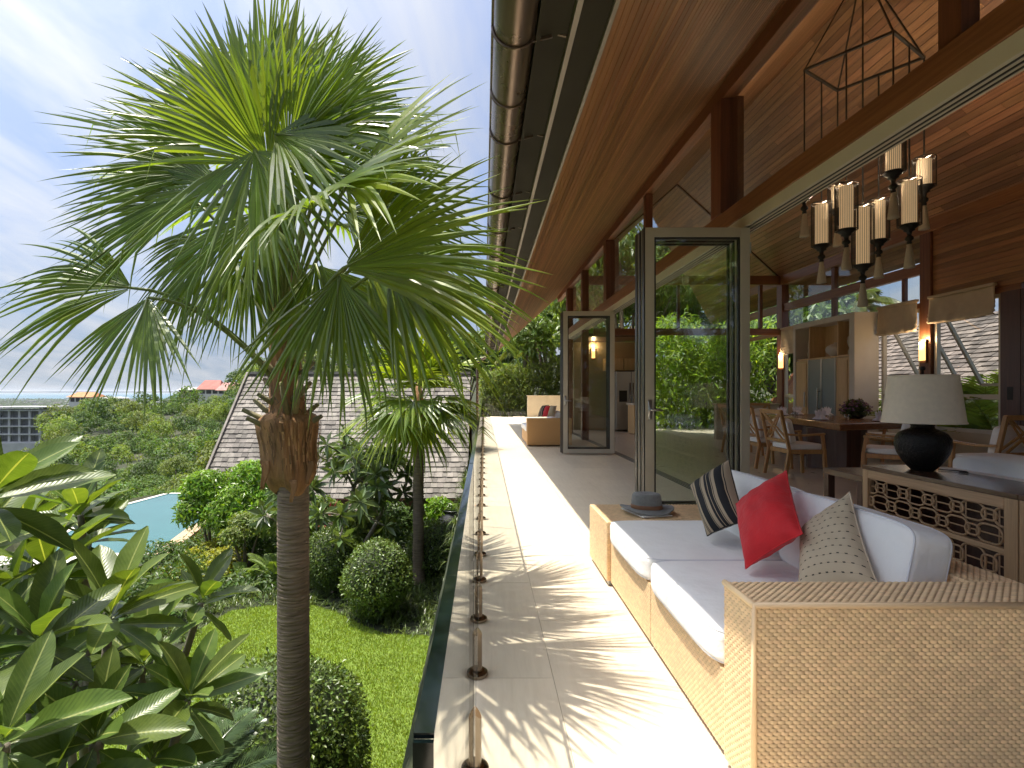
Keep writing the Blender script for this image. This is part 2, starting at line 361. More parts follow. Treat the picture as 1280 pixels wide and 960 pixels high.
M['palm'] = leafmat('palm_leaf', (0.135, 0.20, 0.032), 0.2, 0.46, 0.30, 0.16, 0.24, 0.012, (2.1, 2.0, 0.55), 0.75)
M['palm_y'] = leafmat('palm_leaf_yellow_backlit', (0.21, 0.28, 0.03), 0.2, 0.4, 0.36, 0.08, 0.25, 0.012, (1.8, 1.7, 0.5), 0.6)  # yellow green leaf; on the right hand fans the backlight is in this colour
M['plum'] = None
M['topiary'] = leafmat('topiary_leaf', (0.11, 0.165, 0.035), 0.25, 0.2, 0.34, 0.05, 0.4, 0.02)
M['bushbright'] = leafmat('bright_bush_leaf', (0.15, 0.27, 0.02), 0.2, 0.35, 0.35, 0.05, 0.35, 0.02)
M['bushyellow'] = leafmat('yellow_cover_leaf', (0.26, 0.28, 0.03), 0.2, 0.35, 0.5, 0.05, 0.3, 0.02)
M['fern'] = leafmat('fern_leaf', (0.17, 0.25, 0.05), 0.2, 0.35, 0.5, 0.08, 0.25, 0.01)
M['cycad'] = leafmat('cycad_leaf', (0.09, 0.14, 0.06), 0.2, 0.2, 0.3, 0.05, 0.2, 0.01)
M['liriope'] = leafmat('liriope_leaf', (0.10, 0.145, 0.034), 0.2, 0.25, 0.35, 0.05, 0.45, 0.02)
M['grass'] = leafmat('lawn_grass', (0.20, 0.28, 0.03), 0.15, 0.35, 0.6, 0, 0.3, 0.02)
M['frangi'] = leafmat('frangipani_leaf', (0.10, 0.15, 0.05), 0.25, 0.22, 0.3, 0.05, 0.4, 0.02, None, 0.7)
M['treeA'] = leafmat('tree_leaf_deep', (0.068, 0.12, 0.022), 0.3, 0.3, 0.45, 0.08, 0.35, 0.02)
M['treeB'] = leafmat('tree_leaf_mid', (0.125, 0.195, 0.03), 0.3, 0.35, 0.45, 0.08, 0.35, 0.02)
M['treeC'] = leafmat('tree_leaf_pale', (0.155, 0.21, 0.045), 0.3, 0.35, 0.5, 0.08, 0.35, 0.02)
M['forest'] = leafmat('forest_leaf', (0.105, 0.18, 0.034), 0.35, 0.3, 0.6, 0, 0.35, 0.03)
M['forestB'] = leafmat('forest_leaf_deep', (0.068, 0.125, 0.026), 0.4, 0.25, 0.6, 0, 0.3, 0.02)
M['forestC'] = leafmat('forest_leaf_fresh', (0.17, 0.245, 0.042), 0.35, 0.3, 0.6, 0, 0.3, 0.02)
M['forestD'] = leafmat('forest_leaf_olive', (0.155, 0.20, 0.045), 0.3, 0.25, 0.6, 0, 0.25, 0.015)
M['bamboo'] = leafmat('bamboo_leaf', (0.15, 0.20, 0.035), 0.3, 0.4, 0.5, 0.08, 0.35, 0.02)
M['hedgebright'] = leafmat('bright_hedge_leaf', (0.20, 0.30, 0.04), 0.3, 0.5, 0.5, 0.05, 0.35, 0.02)
M['coco'] = leafmat('coconut_leaf', (0.14, 0.17, 0.05), 0.2, 0.4, 0.4, 0.15, 0.25, 0.02)
M['banana'] = leafmat('banana_leaf', (0.14, 0.24, 0.025), 0.15, 0.45, 0.35, 0.1, 0.1, 0.01)
M['cordyl'] = leafmat('cordyline_leaf', (0.26, 0.035, 0.05), 0.4, 0.3, 0.35, 0.05, 0.4, 0.04, (1.3, 0.8, 0.8))
M['flower'] = leafmat('centrepiece_flower', (0.26, 0.14, 0.2), 0.4, 0.3, 0.5, 0, 0.5, 0.06, (1.2, 1, 1.1))
M['cmound'] = leafmat('centrepiece_leaf', (0.09, 0.12, 0.03), 0.4, 0.3, 0.5, 0, 0.5, 0.06)

def stone():
    m, t, b = nodes('beige_stone')
    v = objcoord(t, (1, 1, 1), True); vs_ = objcoord(t, (22, 2.2, 1), True)
    n1 = noise(t, v, 1.6, 5); n2 = noise(t, vs_, 1.6, 6, 0.6, 0.5)
    c = ramp(t, n1, [(0.3, (0.68, 0.59, 0.455)), (0.7, (0.745, 0.655, 0.51))])
    mx = t.nodes.new('ShaderNodeMix'); mx.data_type = 'RGBA'; mx.blend_type = 'MULTIPLY'; mx.inputs[0].default_value = 0.55
    t.links.new(c, mx.inputs[6]); t.links.new(ramp(t, n2, [(0.3, (0.86, 0.84, 0.81)), (0.6, (1.03, 1.03, 1.03))]), mx.inputs[7])
    t.links.new(hsv_random(t, mx.outputs[2], 0.05), b.inputs['Base Color']); setin(b, 'Roughness', 0.42); setin(b, 'Specular IOR Level', 0.4)
    bump(t, b, n2, 0.08, 0.003); return m
M['stone'] = stone()
M['floor'] = pbr('interior_floor', (0.62, 0.545, 0.44), 0.3, 0, 0.05, 2)
M['grout'] = pbr('grout', (0.50, 0.43, 0.34), 0.9, 0, 0.1, 5)

def plumleaf():
    """glossy leaf with a pale midrib and side veins, read from the leaf's own UV"""
    m, t, b = nodes('plumeria_leaf'); o = t.nodes.get('Material Output')
    uv = t.nodes.new('ShaderNodeUVMap'); sp = t.nodes.new('ShaderNodeSeparateXYZ'); t.links.new(uv.outputs[0], sp.inputs[0])
    def mth(op, a, b_=None, c=None):
        n = t.nodes.new('ShaderNodeMath'); n.operation = op
        for k, q in enumerate((a, b_, c)):
            if q is None: continue
            if isinstance(q, (int, float)): n.inputs[k].default_value = q
            else: t.links.new(q, n.inputs[k])
        return n.outputs[0]
    ax = mth('ABSOLUTE', mth('SUBTRACT', sp.outputs[0], 0.5))
    rib = mth('LESS_THAN', ax, 0.026)
    side = mth('SINE', mth('MULTIPLY', mth('SUBTRACT', sp.outputs[1], mth('MULTIPLY', ax, 0.35)), 130))
    vein = mth('GREATER_THAN', side, 0.82)
    base = ramp(t, noise(t, objcoord(t), 7, 4), [(0.3, (0.070, 0.118, 0.022)), (0.7, (0.115, 0.172, 0.033))])
    base = hsv_random(t, base, 0.3, 'object', 0.012)
    mx = t.nodes.new('ShaderNodeMix'); mx.data_type = 'RGBA'; mx.inputs[7].default_value = (0.16, 0.19, 0.06, 1)
    t.links.new(mth('MULTIPLY', vein, 0.18), mx.inputs[0]); t.links.new(base, mx.inputs[6])
    m2 = t.nodes.new('ShaderNodeMix'); m2.data_type = 'RGBA'; m2.inputs[7].default_value = (0.30, 0.34, 0.11, 1)
    t.links.new(rib, m2.inputs[0]); t.links.new(mx.outputs[2], m2.inputs[6])
    t.links.new(m2.outputs[2], b.inputs['Base Color']); setin(b, 'Roughness', 0.36); setin(b, 'Specular IOR Level', 0.45)
    bump(t, b, side, 0.12, 0.003)
    tr = t.nodes.new('ShaderNodeBsdfTranslucent'); mu = t.nodes.new('ShaderNodeMix'); mu.data_type = 'RGBA'; mu.blend_type = 'MULTIPLY'; mu.inputs[0].default_value = 1
    mu.inputs[7].default_value = (2.2, 2.1, 0.6, 1); t.links.new(m2.outputs[2], mu.inputs[6]); t.links.new(mu.outputs[2], tr.inputs[0])
    ms = t.nodes.new('ShaderNodeMixShader'); ms.inputs[0].default_value = 0.28
    t.links.new(b.outputs[0], ms.inputs[1]); t.links.new(tr.outputs[0], ms.inputs[2]); t.links.new(ms.outputs[0], o.inputs[0])
    return m
M['plum'] = plumleaf()

def stripes():
    m, t, b = nodes('striped_fabric')
    uv = t.nodes.new('ShaderNodeUVMap'); sp = t.nodes.new('ShaderNodeSeparateXYZ'); t.links.new(uv.outputs[0], sp.inputs[0])
    r = t.nodes.new('ShaderNodeValToRGB'); r.color_ramp.interpolation = 'CONSTANT'
    tan, blk = (0.42, 0.33, 0.22, 1), (0.013, 0.013, 0.015, 1)
    st = [(0, tan), (.10, blk), (.115, tan), (.13, blk), (.145, tan), (.20, blk), (.36, tan), (.375, blk), (.39, tan), (.47, blk), (.53, tan), (.545, blk), (.62, tan), (.635, blk), (.65, tan), (.72, blk), (.88, tan), (.90, blk), (.915, tan)]
    e = r.color_ramp.elements
    while len(e) < len(st): e.new(0.5)
    for k, (p, c) in enumerate(st): e[k].position = p; e[k].color = c
    t.links.new(sp.outputs[0], r.inputs[0]); t.links.new(r.outputs[0], b.inputs['Base Color']); setin(b, 'Roughness', 0.85)
    bump(t, b, noise(t, objcoord(t), 300, 2), 0.15, 0.003); return m
M['stripes'] = stripes()
def ticks():
    """beige cloth with rows of short dark stitches"""
    m, t, b = nodes('stitched_beige'); uv = t.nodes.new('ShaderNodeUVMap'); sp = t.nodes.new('ShaderNodeSeparateXYZ'); t.links.new(uv.outputs[0], sp.inputs[0])
    def mth(op, a, b_):
        n = t.nodes.new('ShaderNodeMath'); n.operation = op
        for k, q in enumerate((a, b_)):
            if isinstance(q, (int, float)): n.inputs[k].default_value = q
            else: t.links.new(q, n.inputs[k])
        return n.outputs[0]
    row = mth('MULTIPLY', sp.outputs[1], 12); fr = mth('FRACT', row, 0); fl = mth('FLOOR', row, 0)
    cx = mth('FRACT', mth('ADD', mth('MULTIPLY', sp.outputs[0], 10), mth('MULTIPLY', fl, 0.37)), 0)
    on = mth('MULTIPLY', mth('LESS_THAN', fr, 0.14), mth('LESS_THAN', cx, 0.33))
    line = mth('MULTIPLY', mth('LESS_THAN', fr, 0.05), 0.2)
    mx = t.nodes.new('ShaderNodeMix'); mx.data_type = 'RGBA'; mx.inputs[6].default_value = (0.52, 0.42, 0.29, 1); mx.inputs[7].default_value = (0.03, 0.025, 0.02, 1)
    t.links.new(mth('MAXIMUM', on, line), mx.inputs[0]); t.links.new(mx.outputs[2], b.inputs['Base Color']); setin(b, 'Roughness', 0.85)
    bump(t, b, noise(t, objcoord(t), 250, 2), 0.2, 0.003); return m
M['ticks'] = ticks()
def zigzag():
    m, t, b = nodes('woven_zigzag'); uv = t.nodes.new('ShaderNodeUVMap')
    w = t.nodes.new('ShaderNodeTexWave'); w.inputs['Scale'].default_value = 4; w.inputs['Distortion'].default_value = 0
    mp = t.nodes.new('ShaderNodeMapping'); mp.inputs['Rotation'].default_value = (0, 0, 0.7); t.links.new(uv.outputs[0], mp.inputs[0]); t.links.new(mp.outputs[0], w.inputs[0])
    t.links.new(ramp(t, w.outputs[1], [(0.35, (0.16, 0.09, 0.06)), (0.5, (0.5, 0.42, 0.32))]), b.inputs['Base Color']); setin(b, 'Roughness', 0.9); return m
M['zigzag'] = zigzag()
def trunkmat():
    m, t, b = nodes('palm_trunk')
    v = objcoord(t, (3, 3, 26), False); v2 = objcoord(t, (3, 3, 1), False)
    n = noise(t, v, 1.7, 7, 0.65, 0.9); n2 = noise(t, v2, 2, 4)
    c = ramp(t, n, [(0.25, (0.15, 0.112, 0.085)), (0.5, (0.30, 0.23, 0.175)), (0.78, (0.42, 0.335, 0.26))])
    mx = t.nodes.new('ShaderNodeMix'); mx.data_type = 'RGBA'; mx.blend_type = 'MULTIPLY'; mx.inputs[0].default_value = 0.6
    t.links.new(c, mx.inputs[6]); t.links.new(ramp(t, n2, [(0.3, (0.62, 0.6, 0.58)), (0.7, (1.15, 1.12, 1.1))]), mx.inputs[7])
    t.links.new(mx.outputs[2], b.inputs['Base Color']); setin(b, 'Roughness', 0.9); bump(t, b, n, 0.7, 0.008); return m
M['trunk'] = trunkmat()
def watermat():
    m, t, b = nodes('pool_water'); setin(b, 'Base Color', (0.30, 0.72, 0.72, 1)); setin(b, 'Roughness', 0.03); setin(b, 'Transmission Weight', 1.0); setin(b, 'IOR', 1.33)
    bump(t, b, noise(t, objcoord(t, (1, 1, 1), False), 2.2, 3), 0.12, 0.05); return m
M['poolwater'] = pbr('pool_surface', (0.05, 0.145, 0.145), 0.1, 0, 0.10, .6, bmp=.10, bscale=2.2, bdist=.05, spec=0.28)
M['pooltile'] = pbr('pool_tile', (0.20, 0.37, 0.38), 0.4, 0, 0.1, 1)
M['coping'] = pbr('white_coping', (0.62, 0.58, 0.52), 0.7, 0, 0.08, 2)
M['coping_tan'] = pbr('tan_coping', (0.45, 0.32, 0.20), 0.8, 0, 0.2, 4)
M['sea'] = pbr('sea', (0.03, 0.13, 0.18), 0.35, 0, 0.1, 0.002)
def terrainmat():
    m, t, b = nodes('terrain'); v = objcoord(t, (1, 1, 1), False)
    n = noise(t, v, 0.05, 8, 0.65); n2 = noise(t, v, 3.0, 6, 0.7)
    c = ramp(t, n, [(0.35, (0.022, 0.034, 0.012)), (0.55, (0.04, 0.048, 0.02)), (0.72, (0.06, 0.062, 0.03))])
    mx = t.nodes.new('ShaderNodeMix'); mx.data_type = 'RGBA'; mx.blend_type = 'MULTIPLY'; mx.inputs[0].default_value = 0.8
    t.links.new(c, mx.inputs[6]); t.links.new(ramp(t, n2, [(0.3, (0.5, 0.45, 0.4)), (0.7, (1.3, 1.2, 1.1))]), mx.inputs[7])
    t.links.new(mx.outputs[2], b.inputs['Base Color']); setin(b, 'Roughness', 0.95); bump(t, b, n2, 0.6, 0.05); return m
M['terrain'] = terrainmat()
# ------------------------------------------------------------------ terrain, sea, lawn
def smooth(a, b, x):
    t = np.clip((x - a) / (b - a), 0, 1); return t * t * (3 - 2 * t)
SKY_PX = np.array([-900, -300, 0, 52, 66, 95, 130, 200, 245, 288, 306, 370, 470, 610, 900.])
SKY_PY = np.array([590, 585, 574, 566, 520, 506, 502, 498, 496, 494, 466, 432, 430, 432, 420.])
def tree_top(X, Y):
    """height of the tree tops of the hillside beyond the garden"""
    u = X / np.maximum(Y, 1e-3); px = VX + F * u
    T = np.interp(px, SKY_PX, SKY_PY)
    s = np.clip(np.log(np.maximum(Y, 1) / 30) / np.log(190 / 30), 0, 1)
    py = 634 + (T - 634) * s ** 0.85
    return CH - (py - VY) / F * Y
def ground_h(X, Y):
    X = np.asarray(X, float); Y = np.asarray(Y, float)
    R = np.hypot(X, Y)
    garden = -3.0 - 0.05 * np.clip(Y - 11, 0, 16)
    garden = np.where((X < -8.2 - 0.12 * (Y - 15)) & (X > -16) & (Y > 14.0) & (Y < 25.6), -6.0, garden)
    hill = tree_top(X, np.maximum(Y, 8)) - 3.2 - 0.012 * np.clip(Y, 0, 200)
    outside = np.maximum(smooth(26, 31, Y), smooth(16.5, 21, -X))
    left = garden * (1 - outside) + np.minimum(hill, -4.4 + 0.1 * np.clip(Y - 30, 0, 400)) * outside
    behind = smooth(0, -12, Y); left = left * (1 - behind) + (-5 - 0.1 * np.clip(-Y, 0, 200)) * behind
    far = smooth(210, 620, R); left = left * (1 - far) + (-57.0) * far
    right = -0.35 + 0.09 * np.clip(Y - 32, 0, 160) + 0.0 * X
    k = smooth(-0.9, -0.3, X) * (1 - smooth(250, 800, R))
    k = np.where(Y > 30, smooth(-0.16, 0.02, X / np.maximum(Y, 1)) * (1 - smooth(250, 800, R)), k)
    h = left * (1 - k) + right * k
    return np.where(R > 4300, -75.0, h)
def terrain():
    mb = MB(); nr, na = 190, 300
    r = np.concatenate([[0.4], np.geomspace(1.0, 45000, nr - 1)]); a = np.linspace(0, 2 * np.pi, na + 1)
    Rg, Ag = np.meshgrid(r, a, indexing='ij'); X = Rg * np.sin(Ag); Y = Rg * np.cos(Ag)
    mb.grid(np.stack([X, Y, ground_h(X, Y)], -1))
    mb.add([(0, 0, -3.02)] + [(0.4 * math.sin(k), 0.4 * math.cos(k), float(ground_h(0.4*math.sin(k), 0.4*math.cos(k)))) for k in np.linspace(0, 2*math.pi, 13)[:-1]],
           [(0, 1 + i, 1 + (i + 1) % 12) for i in range(12)])
    return mb.build('ground', M['terrain'], None, True, kind='structure')
terrain()
mb = MB(); n = 96
mb.add([(2500 * math.sin(k), 2500 * math.cos(k), -60) for k in np.linspace(0, 2*math.pi, n + 1)[:-1]] + [(60000 * math.sin(k), 60000 * math.cos(k), -60) for k in np.linspace(0, 2*math.pi, n + 1)[:-1]],
       [(i, (i+1) % n, n + (i+1) % n, n + i) for i in range(n)])
mb.build('sea', M['sea'], kind='structure')

LAWN = [(-0.35, 0.5), (-0.35, 9.15), (-1.1, 9.3), (-1.75, 9.35), (-2.3, 9.75), (-2.9, 10.3), (-3.5, 10.65), (-4.3, 10.6), (-4.95, 10.35), (-5.15, 9.5), (-4.95, 8.4), (-4.9, 7.4), (-5.0, 5.5), (-5.0, 0.5)]
def in_poly(P, poly):
    x, y = P[:, 0], P[:, 1]; ins = np.zeros(len(P), bool); n = len(poly)
    for i in range(n):
        x0, y0 = poly[i]; x1, y1 = poly[(i + 1) % n]
        c = ((y0 > y) != (y1 > y)) & (x < (x1 - x0) * (y - y0) / (y1 - y0 + 1e-12) + x0); ins ^= c
    return ins
M['lawnsoil'] = pbr('lawn_ground', (0.12, 0.18, 0.022), 0.95, 0, 0.35, 14, bmp=0.5, bscale=60)
MB().prism(LAWN, -3.06, -2.985).build('lawn', M['lawnsoil'], kind='structure')
def lawn_grass():
    N = 120000; P = np.stack([RNG.uniform(-5.2, -0.3, N), RNG.uniform(4.0, 10.8, N)], 1); P = P[in_poly(P, LAWN)]; n = len(P)
    a = RNG.uniform(0, 2*np.pi, n); h = RNG.uniform(.022, .055, n); w = RNG.uniform(.004, .009, n)
    lean = RNG.uniform(0, .035, n); la = RNG.uniform(0, 2*np.pi, n)
    b = np.stack([P[:, 0], P[:, 1], np.full(n, -2.988)], 1); s = np.stack([np.cos(a), np.sin(a), 0*a], 1) * w[:, None]
    tip = b + np.stack([lean*np.cos(la), lean*np.sin(la), h], 1)
    V = np.stack([b - s, b + s, tip], 1).reshape(-1, 3); T = np.arange(3*n).reshape(-1, 3)
    MB().raw(V, T).build('grass', M['grass'], label='short bright green lawn grass below the terrace', cat='grass', kind='stuff')
lawn_grass()

# ------------------------------------------------------------------ terrace and interior floor
ter = empty('terrace', (0, 0, 0), kind='structure')
MB().box(-0.20, 2.74, -3, 28.0, -0.30, -0.026).build('slab', M['grout'], ter)
MB().box(-0.19, 0.30, -3, 28.0, -3.4, -0.30).build('retaining_wall', M['retain'], ter)
def slabs(parent, x0, xs, y0, pitch, n, z, gap=0.001):
    protos = {}
    for ci in range(len(xs) - 1):
        w = xs[ci + 1] - xs[ci]
        for r in range(n):
            key = round(w, 3)
            if key not in protos:
                q = MB().box(-w/2 + gap, w/2 - gap, -pitch/2 + gap, pitch/2 - gap, -0.024, 0)
                me = q.mesh('paving_slab'); me.materials.append(M['stone']); protos[key] = me
            o = bpy.data.objects.new('paving_slab', protos[key]); COL.objects.link(o)
            o.location = ((xs[ci] + xs[ci+1]) / 2, y0 + (r + .5) * pitch + (0.6 if ci % 2 else 0), z); link_child(o, parent)
slabs(ter, 0, [-0.2, 0.315, 0.93, 1.54, 2.15, 2.74], -2.4, 1.2, 25, 0.0)
fl = MB().box(2.745, 8.4, -3, 18.2, -0.30, -0.002).build('interior_floor', M['floor'], kind='structure')
mb = MB()
for x in (2.76, 2.80, 2.84, 2.88): mb.box(x, x + 0.012, -3, 16.9, -0.004, 0.003)
mb.build('door_track_rail', M['frame_dark'], fl)

# ------------------------------------------------------------------ the villa
XE, ZE, XP, ZP, XR, ZR, XQ, ZQ = 0.57, 3.0, 2.75, 4.85, 5.3, 7.04, 8.2, 4.40
villa = empty('villa', (2.75, 6, 0), 'open timber villa with a steep wood lined roof over the terrace', 'house')
Y0R = -3.0
def yend(x): return 21.6 - (x - XE) if x < XR else 21.6 - (XR - XE) + (x - XR)
XO, ZO = 8.75, 4.40 - 0.91 * 0.55      # short eave on the far side
# roof shell
def roof_shell():
    mb = MB(); t = 0.22
    def pt(x, z, y): return (x, y, z)
    for (xa, za, xb, zb) in ((0.27, 3.12, XR, ZR + 0.04), (XR, ZR + 0.04, XO, ZO + 0.04)):
        ya, yb = yend(xa), yend(xb)
        v = [(xa, Y0R, za), (xb, Y0R, zb), (xb, yb, zb), (xa, ya, za)]
        v2 = [(x, y, z + t) for x, y, z in v]
        mb.add(v + v2, [(0,1,2,3),(7,6,5,4),(0,4,5,1),(1,5,6,2),(2,6,7,3),(3,7,4,0)])
    return mb.build('roof', M['shingle'], villa)
roof = roof_shell()
def planking(part, xa, za, xb, zb, mat, width, lo, hi, seed, ylim=None, yfrom=Y0R):
    """boards running along the house under a sloping plane, each an object"""
    rnd = random.Random(seed)
    A, B = Vector((xa, 0, za)), Vector((xb, 0, zb)); L = (B - A).length; d = (B - A) / L
    up = Vector((-d.z, 0, d.x)); up = up if up.z > 0 else -up
    k = max(1, round(L / width)); w = L / k; cnt = 0
    for i in range(k):
        c = A + d * (i + .5) * w
        ye = min(yend(c.x) - 0.03, ylim or 99)
        y = yfrom - rnd.uniform(0, lo)
        while y < ye - 0.05:
            ln = rnd.uniform(lo, hi); y1 = min(y + ln, ye)
            if ye - y1 < 0.4: y1 = ye
            if y1 > -1.0:
                q = MB(); h = (y1 - y) / 2 - 0.002; e = 0.006 + rnd.uniform(0, 0.005)
                q.obox((0, 0, 0), d * (w / 2 - 0.0045), (0, h, 0), up * e)
                ya = (y + y1) / 2
                o = q.build('plank', mat); o.location = Vector((c.x, ya, c.z)) - up * (0.02 - e) - origin_of(part); link_child(o, part); cnt += 1
            y = y1
    return cnt
sb = MB()
def backing(name, xa, za, xb, zb, ya=Y0R, yl=None):
    q = MB(); e = 0.006
    y1, y2 = yend(xa) - 0.02, yend(xb) - 0.02
    if yl: y1 = y2 = yl
    q.add([(xa, ya, za + e), (xb, ya, zb + e), (xb, y2, zb + e), (xa, y1, za + e)], [(0, 1, 2, 3)])
    return q.build(name, M['darkwood'], villa)
sof = backing('soffit', XE, ZE, XP, ZP); n1 = planking(sof, XE, ZE, XP, ZP, M['soffit'], 0.064, 6.0, 11.0, 1)
cl = backing('ceiling', XP, ZP, XR, ZR); n2 = planking(cl, XP + .07, ZP + .06, XR, ZR, M['ceil'], 0.105, 2.2, 3.6, 2)
cr_ = backing('ceiling', XR, ZR, XO, ZO); n3 = planking(cr_, XR, ZR, XO, ZO, M['ceil'], 0.112, 2.2, 3.8, 3)
print('planks', n1, n2, n3)
# eave metalwork
fa = MB(); fa.box(0.27, 0.405, Y0R, 21.45, 3.03, 3.07); fa.box(0.43, 0.565, Y0R, 21.3, 3.00, 3.04); fa.box(0.25, 0.27, Y0R, 21.5, 3.0, 3.22)
fs = fa.build('fascia', M['fascia'], villa)
MB().box(0.405, 0.43, Y0R, 21.35, 2.985, 3.04).box(0.565, 0.585, Y0R, 21.25, 2.975, 3.02).build('trim', M['trim'], fs)
def gutter():
    mb = MB(); n = 14; R, cx, cz = 0.105, 0.15, 3.075; prof = []
    for k in range(n + 1):
        a = math.pi + math.pi * k / n; prof.append((cx + R * math.cos(a), cz + R * math.sin(a)))
    pi = [(cx + (p[0]-cx) * 0.95, cz + (p[1]-cz) * 0.95) for p in prof[::-1]]
    P = prof + pi; ring = len(P)
    v = [(x, Y0R, z) for x, z in P] + [(x, 21.7, z) for x, z in P]
    mb.add(v, [(i, (i+1) % ring, ring + (i+1) % ring, ring + i) for i in range(ring)] + [tuple(range(ring))[::-1], tuple(range(ring, 2*ring))])
    # rolled front lip, end cap
    mb.tube([(cx - R, Y0R, cz + .005), (cx - R, 21.7, cz + .005)], 0.011, 8)
    g = mb.build('gutter', M['gutter'], villa, True)
    m = g.modifiers.new('edge', 'EDGE_SPLIT'); m.split_angle = 0.9
    y = 1.56; proto = None
    q = MB(); pts = [(cx + (R + .006) * math.cos(a), 0, cz + (R + .006) * math.sin(a)) for a in np.linspace(math.pi, 2*math.pi, 15)]
    q.tube(pts, 0.0065, 6); q.bar((cx + R, 0, cz - .01), (0.40, 0, 3.03), 0.012, 0.02); q.bar((cx + R - .03, 0, cz - .075), (0.33, 0, 3.025), 0.01, 0.014)
    me = q.mesh('bracket', (cx, 0, cz), False); me.materials.append(M['gutter'])
    while y < 21.4:
        o = bpy.data.objects.new('bracket', me); COL.objects.link(o); o.location = Vector((cx, y, cz)) - origin_of(g); link_child(o, g); y += 1.0
    q = MB(); pts = [(cx + (R + .004) * math.cos(a), 3.1, cz + (R + .004) * math.sin(a)) for a in np.linspace(math.pi, 2*math.pi, 15)]; q.tube(pts, 0.008, 6)
    q.build('joint', M['gutter'], g)
    q = MB(); q.tube([(.14, 21.3, 3.0), (.14, 21.32, 2.86), (.10, 21.33, 2.76), (-.02, 21.35, 2.66), (-.19, 21.36, 2.56), (-.26, 21.36, 2.46), (-.27, 21.36, 2.3), (-.27, 21.36, -2.0)], 0.055, 10)
    q.build('downpipe', M['gutter'], villa, True)
gutter()
# wall plate, beam over the doors, door track
MB().box(XP - .07, XP + .07, Y0R, 19.3, 4.60, 4.80).box(XP + .075, XP + .13, Y0R, 19.2, 4.66, 4.86).build('wall_plate', M['beam_y'], villa, bevel=.006)
MB().box(2.66, 2.86, Y0R, 17.0, 3.11, 3.30).build('door_beam', M['beam_y'], villa, bevel=.006)
tr = MB().box(2.675, 2.845, Y0R, 17.0, 2.995, 3.108).build('door_track', M['track'], villa)
q = MB()
for x in (2.705, 2.755, 2.80): q.box(x, x + .012, Y0R, 16.9, 2.988, 2.994)
q.box(2.845, 2.852, Y0R, 16.9, 3.0, 3.09); q.build('track_groove', M['frame_dark'], tr)
for i, y in enumerate((0.2, 3.06, 6.05, 8.85, 11.6, 14.4, 16.95)):
    thick = i % 2 == 0
    w = .13 if thick else .075
    if y == 14.4: w = .12
    z0 = 3.30 if y < 14 else 0.0
    q = MB(); q.box(XP - w*.75, XP + w*.75, y - w, y + w, 3.303, 4.60)
    if thick: q.box(XP + w*.75 + .004, XP + w*.75 + .10, y - w*.5, y + w*.5, 3.303, 4.66)
    q.build('post', M['post'], villa, bevel=.005)
for y in (14.4, 16.95): MB().box(XP - .09, XP + .09, y - .1, y + .1, 0, 2.985).build('post', M['post'], villa, bevel=.005)
# far side wall (X = 8.2)
MB().box(XQ - .09, XQ + .09, Y0R, 16.9, 4.22, 4.46).build('wall_plate', M['beam_y'], villa, bevel=.006)
for y, w in ((9.72, .12), (14.5, .13), (12.35, .06), (16.9, .1)):
    z0 = 0 if y != 12.35 else 2.96
    MB().box(XQ - w*.7, XQ + w*.7, y - w, y + w, z0, 4.22).build('post', M['post'], villa, bevel=.005)
MB().box(XQ - .03, XQ + .03, 10.25, 10.33, 2.96, 3.5).build('mullion', M['post'], villa)
MB().box(XQ - .05, XQ + .05, 9.82, 16.9, 3.50, 3.70).build('transom_rail', M['beam_y'], villa, bevel=.004)
MB().box(XQ - .06, XQ + .06, 8.0, 16.9, 2.86, 2.96).build('window_header', M['beam_y'], villa, bevel=.004)
w1 = MB().box(XQ - .02, XQ + .08, Y0R, 9.6, 2.96, 4.22).build('gable_wall', M['darkwood'], villa)
for k in range(14):
    z = 2.965 + k * .09
    q = MB().box(XQ - .035, XQ - .021, -1, 9.6, z + .003, z + .087); q.build('plank', M['ceil'], w1)
